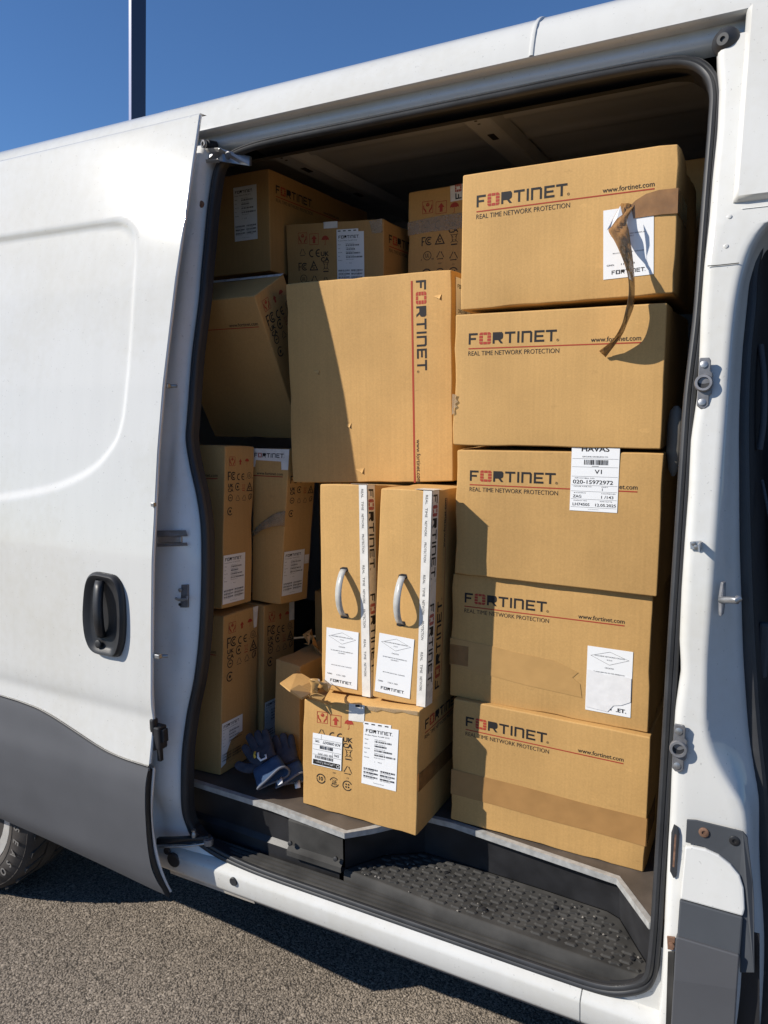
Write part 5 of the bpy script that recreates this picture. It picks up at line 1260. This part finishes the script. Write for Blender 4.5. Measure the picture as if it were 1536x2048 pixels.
for b, yt in ((L1, .085), (U1, .062)): brand2(b, b.front, b.front.W-.024-.12, yt, .12, .95, logo=False)
brand2(U2, U2.front, .0, .052, U2.front.W-.016, .85, logo=False)
product_label(L1, L1.right, .002, L1.right.H*.05, .085, L1.right.H*.275, .0, tab=False, seed=20, torn=[(0, .0), (.22, .05), (.25, .28), (.45, .52), (.75, .57), (1, .60), (1, 1), (0, 1)])
product_label(L2, L2.right, .006, L2.right.H*.06, .085, L2.right.H*.275, .0, tab=False, seed=24)
product_label(U1, U1.right, .001, U1.right.H*.03, .092, U1.right.H*.30, .0, tab=False, seed=28)
product_label(U2, U2.right, .004, U2.right.H*.06, .085, U2.right.H*.29, .0, tab=False, seed=32)
fr = U2.right; patch('label_slip', fr.sub(.091, fr.H*.25, .110, fr.H*.31), 'wtape', U2.root)
fr = L1.right; patch('printed_tape', fr.sub(fr.W-.028, fr.H*.86, fr.W-.004, fr.H*.998), 'wtape', L1.root, torn=[(.2, 0), (.7, .02), (1, 1), (0, 1), (.1, .4)])
fr = L2.right; patch('printed_tape', fr.sub(fr.W-.03, fr.H*.86, fr.W-.004, fr.H*.998), 'wtape', L2.root)
f = U2.front
tf = f.sub(.0, f.H*.925, f.W, f.H*.998); tt = patch('printed_tape', tf, 'wtape', U2.root, torn=[(0, -.6), (.08, -.6), (.10, 0), (.80, -.05), (.82, -.75), (1, -.75), (1, 1), (0, 1)])
p = Print(Face(*[q+tf.n*.0010 for q in tf.q]), .0003); p.logo(tf.W*.06, tf.H*.25, tf.W*.098, 'ink'); p.build('tape_print', tt)
rows = []
for i in range(13):
    t = i/12; r = []
    for k in range(5):
        s_ = k/4; x = f.W*(1-.98*t); yy = f.H*(.615-.16*t**1.6-.10*s_*(1-.65*t))
        r.append(f.pt(x, yy, .001+.010*math.sin(math.pi*t)*(.4+s_)+.003*noise.noise(V((x*60, yy*60, 0)))))
    rows.append(r)
grid('drooping_tape', rows, 'ctape', U2.root, solid=.0005)
# tipped box
mu = V((0, .476, -.879)); mdp = V((0, .879, .476)); mt = V((-1.272, 1.684, 1.931)); L_ = .45
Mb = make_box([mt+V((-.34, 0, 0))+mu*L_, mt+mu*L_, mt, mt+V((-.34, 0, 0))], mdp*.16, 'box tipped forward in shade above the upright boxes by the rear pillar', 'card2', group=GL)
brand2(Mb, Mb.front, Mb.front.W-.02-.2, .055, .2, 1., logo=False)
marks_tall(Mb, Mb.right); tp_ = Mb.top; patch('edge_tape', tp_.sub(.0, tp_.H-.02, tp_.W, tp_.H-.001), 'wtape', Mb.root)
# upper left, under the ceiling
Ub = make_box([(-1.80, 1.96, 2.045), (-1.416, 1.96, 2.045), (-1.412, 1.96, 2.345), (-1.80, 1.96, 2.345)], (0, .62, 0), 'shaded box pushed up under the ceiling at upper left, with a white label', 'card2', group=GL)  # darker card copy holds part of the deep shade here
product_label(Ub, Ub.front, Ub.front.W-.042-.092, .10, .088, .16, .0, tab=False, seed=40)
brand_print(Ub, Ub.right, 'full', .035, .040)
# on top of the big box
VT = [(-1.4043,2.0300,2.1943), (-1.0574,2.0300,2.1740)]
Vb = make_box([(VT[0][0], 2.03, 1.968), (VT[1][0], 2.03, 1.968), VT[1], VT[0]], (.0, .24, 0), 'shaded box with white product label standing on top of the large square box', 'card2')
vf = Face(V(VT[0])-V((0, 0, .30)), V(VT[1])-V((0, 0, .30)), VT[1], VT[0])
marks_wide(Vb, vf, bottom=False, red='redlight')
product_label(Vb, vf, vf.W*.535, .115, .094, .152, .0, seed=50)
brand_print(Vb, Vb.right, 'full', .03, .04)
patch('printed_tape', vf.sub(vf.W*.405, vf.H*.935, vf.W*.545, vf.H*.999), 'wtape', Vb.root)
patch('corner_tape', vf.sub(vf.W*.86, vf.H*.86, vf.W*.985, vf.H*.995), 'ctape', Vb.root, torn=[(.2, 0), (1, .05), (1, 1), (0, .9)])
KT = [(-1.0229,2.1200,2.2619), (-0.7734,2.1200,2.2639)]
Kb = make_box([(KT[0][0]-.004, 2.12, 1.968), (KT[1][0], 2.12, 1.968), KT[1], KT[0]], (.0, .3, 0), 'box half hidden behind the top of the right-hand stack, clear tape across its marks', 'card')
kf = Face(V(KT[0])-V((.006, 0, .34)), V(KT[0])+V((.36, 0, -.34)), V(KT[0])+V((.36, 0, 0)), KT[0])
marks_wide(Kb, kf, bottom=True)
patch('clear_tape', kf.sub(.001, kf.H*.64, .215, kf.H*.76, 0, .03), 'ctape', Kb.root, off=.0012, torn=[(0, .0), (.3, .05), (.7, -.05), (1, 0), (1, 1), (.5, 1.05), (0, .95)])
tf = kf.sub(.138, kf.H*.87, .185, kf.H*.999, 0, .04); tt = patch('printed_tape', tf, 'wtape', Kb.root)
p = Print(Face(*[q+tf.n*.0010 for q in tf.q]).ccw(), .0003); p.logo(.004, .012, .019, 'ink', two=True); p.build('tape_print', tt)
# deeper in the load space
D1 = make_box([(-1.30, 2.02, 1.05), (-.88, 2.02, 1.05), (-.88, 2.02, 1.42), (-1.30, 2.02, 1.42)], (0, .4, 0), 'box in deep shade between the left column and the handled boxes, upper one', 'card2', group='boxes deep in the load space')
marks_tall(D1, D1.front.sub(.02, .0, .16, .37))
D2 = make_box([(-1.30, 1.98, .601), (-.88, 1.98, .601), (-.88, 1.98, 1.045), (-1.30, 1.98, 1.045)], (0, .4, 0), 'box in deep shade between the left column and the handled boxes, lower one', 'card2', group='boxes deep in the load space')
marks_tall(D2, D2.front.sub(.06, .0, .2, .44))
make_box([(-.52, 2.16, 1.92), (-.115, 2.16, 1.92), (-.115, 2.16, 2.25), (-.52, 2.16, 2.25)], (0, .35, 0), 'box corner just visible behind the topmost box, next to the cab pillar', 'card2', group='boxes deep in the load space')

# crumpled tape in the gap beside the handled boxes
rr = random.Random(11); rows = []
for i in range(15):
    r = []
    for j in range(11):
        a, b_ = i/14, j/10; q = V((-1.17+.13*a, 1.72+.10*b_, .945+.045*math.sin(a*7+b_*5)))
        q += V((noise.noise(q*38), noise.noise(q*38+V((5, 0, 0))), noise.noise(q*38+V((0, 7, 0)))))*.022
        r.append(q)
    rows.append(r)
ct_ = grid('crumpled_tape', rows, 'btape3', None, smooth=False, solid=.0005)
tag(ct_, 'crumpled clear tape lying in the dark gap beside the handled boxes', 'tape')

# ---------------------------------------------------------------- work gloves
def glove(cuff, tip, side, label, nrm, scale=1., logo=True):
    cuff, tip = V(cuff), V(tip); ax = (tip-cuff).normalized(); nz = V(nrm); nz = (nz-ax*nz.dot(ax)).normalized(); ux = ax.cross(nz).normalized()*side
    L0 = (tip-cuff).length
    root = empty('work_glove', (cuff.x, cuff.y, .6)); tag(root, label, 'glove', 'pair of work gloves')
    def W(x, y, z): return cuff+ux*x*scale+ax*y+nz*z*scale
    # hand as one skinned surface
    pts = []; rad = []; ed = []
    def add(p, r, par=None):
        pts.append(p); rad.append(r)
        if par is not None: ed.append((par, len(pts)-1))
        return len(pts)-1
    k = L0
    a = add((0, k*.20, 0), .036); b_ = add((0, k*.36, 0), .038, a); c = add((0, k*.52, 0), .040, b_)
    for x, y0, y1, y2, r, dz in ((-.029, .60, .76, .86, .0125, .004), (-.010, .62, .84, 1.0, .013, .0), (.010, .62, .83, .97, .013, -.002), (.028, .58, .74, .86, .0115, .006)):
        p0 = add((x, k*y0, 0), .0155, c); p1 = add((x*1.15, k*y1, dz), r, p0); add((x*1.3, k*y2, dz*2), r*.85, p1)
    t0 = add((-.045, k*.40, .004), .0155, b_); t1 = add((-.066, k*.52, .008), .0135, t0); add((-.074, k*.64, .010), .0115, t1)
    me = bpy.data.meshes.new('sk'); me.from_pydata(pts, ed, []); o = link(bpy.data.objects.new('sk', me))
    o.modifiers.new('s', 'SKIN')
    if not me.skin_vertices: me.skin_vertices.new()
    for v, r in zip(me.skin_vertices[0].data, rad): v.radius = (r, r)
    me.skin_vertices[0].data[0].use_root = True
    sb = o.modifiers.new('d', 'SUBSURF'); sb.levels = 2; sb.render_levels = 2
    dg = bpy.context.evaluated_depsgraph_get(); ev = bpy.data.meshes.new_from_object(o.evaluated_get(dg))
    vs = [v.co.copy() for v in ev.vertices]; fs = [tuple(q.vertices) for q in ev.polygons]
    bpy.data.objects.remove(o); bpy.data.meshes.remove(me); bpy.data.meshes.remove(ev)
    flat = .42
    out = [W(v.x, v.y, v.z*flat+.003*noise.noise(v*40)+.004*math.sin(v.x*40)) for v in vs]
    obj('glove_hand', out, fs, 'glove', root, smooth=True)
    n_ = 28; rows = []
    for y, sx, sz in ((.30, .039, .0135), (.22, .041, .0145), (.10, .043, .016), (.02, .046, .019), (.0, .047, .020)):
        rows.append([W(sx*math.cos(q), k*y+.006*math.sin(2*q)*(y < .05), sz*math.sin(q)+.003*math.sin(3*q)) for q in [2*math.pi*i/n_ for i in range(n_)]])
    cf = grid('cuff', rows, 'cuff', root, close=True, solid=.002)
    tube('cuff_hem', rows[-1], .0032, 'hem', cf, n=8, closed=True)
    grid('size_tag', [[W(.004, -.002, -.012), W(.004, -.022, -.004)], [W(.022, -.002, -.010), W(.019, -.026, .0)]], 'paper', cf, solid=.0003)
    if logo:
        zt = lambda x, y: .0195
        def strip(P, wd, m):
            L_, R_ = [], []
            for i, (x, y) in enumerate(P):
                a_ = P[max(0, i-1)]; b2_ = P[min(len(P)-1, i+1)]; dx, dy = b2_[0]-a_[0], b2_[1]-a_[1]; l_ = math.hypot(dx, dy); ox, oy = -dy/l_*wd/2, dx/l_*wd/2
                L_.append(W(x+ox, y+oy, zt(x, y))); R_.append(W(x-ox, y-oy, zt(x, y)))
            grid('glove_emblem', [L_, R_], m, root, solid=.0006)
        y0 = k*.40
        strip([(-.010, y0+.024), (-.016, y0+.016), (-.017, y0+.006)], .006, 'yellow')
        strip([(-.004, y0+.016), (-.009, y0+.002), (-.006, y0-.010), (.010, y0-.013), (.012, y0-.002)], .006, 'paper')
    return root
glove((-1.1424,1.5220,0.6508), (-1.2704,1.6000,0.7279), 1, 'navy work glove with blue cuff and emblem lying in front, on the load floor', (.35, -.8, .5), 1.0)
glove((-1.1095,1.5600,0.6348), (-1.1971,1.6250,0.7267), 1, 'second navy work glove lying behind the one with the emblem', (.45, -.8, .35), .95, False)

# ---------------------------------------------------------------- post behind the van
b0, b1, c0, c1 = V((-7.0073,7.0000,4.8921)), V((-6.7842,7.0000,4.8824)), V((-6.8744,7.0000,6.5315)), V((-6.6623,7.0000,6.4789))
dv = (c0-b0); g0 = b0-dv*(b0.z/dv.z); dv1 = (c1-b1); wd = (b1-b0).length*.98
post = empty('steel_post', (g0.x, 7.0, 0)); tag(post, 'tall navy steel post rising behind the van against the sky', 'post')
top = c0+dv*1.2
prism('post_shaft', [g0+V((-.028, .008, 0)), g0+V((0, .008, 0)), g0+V((0, .235, 0)), g0+V((-.028, .235, 0))], top-g0, (top-g0).length, 'post', post, bevel=.004)
prism('post_lit_face', [g0+V((-.036, 0, 0)), g0+V((.003, 0, 0)), g0+V((.003, .006, 0)), g0+V((-.036, .006, 0))], top-g0, (top-g0).length, 'post_lit', post)  # thin sheet carrying the painted sunlit tone of the post's front

# raised lettering round the tyre wall
for i, ch in enumerate('ALL SEASON'):
    if ch == ' ': continue
    a = math.radians(30-i*9.5); ca, sa = math.cos(a), math.sin(a); R_ = .288; hh = .024
    vs2, fs2, w2 = glyphs(ch, .02)
    out = []
    for gx, gy in vs2:
        rr_ = R_+gy/CAP*hh; tx = (gx-w2/2)*hh/CAP
        out.append(V((WX+rr_*ca+tx*sa, WY-.0068, WR+rr_*sa-tx*ca)))
    me = bpy.data.meshes.new('tyre_letter'); me.from_pydata([tuple(v-ORG[wheel.name]) for v in out], [], fs2); me.materials.append(M['letter'])
    o = link(bpy.data.objects.new('tyre_letter', me)); o.parent = wheel
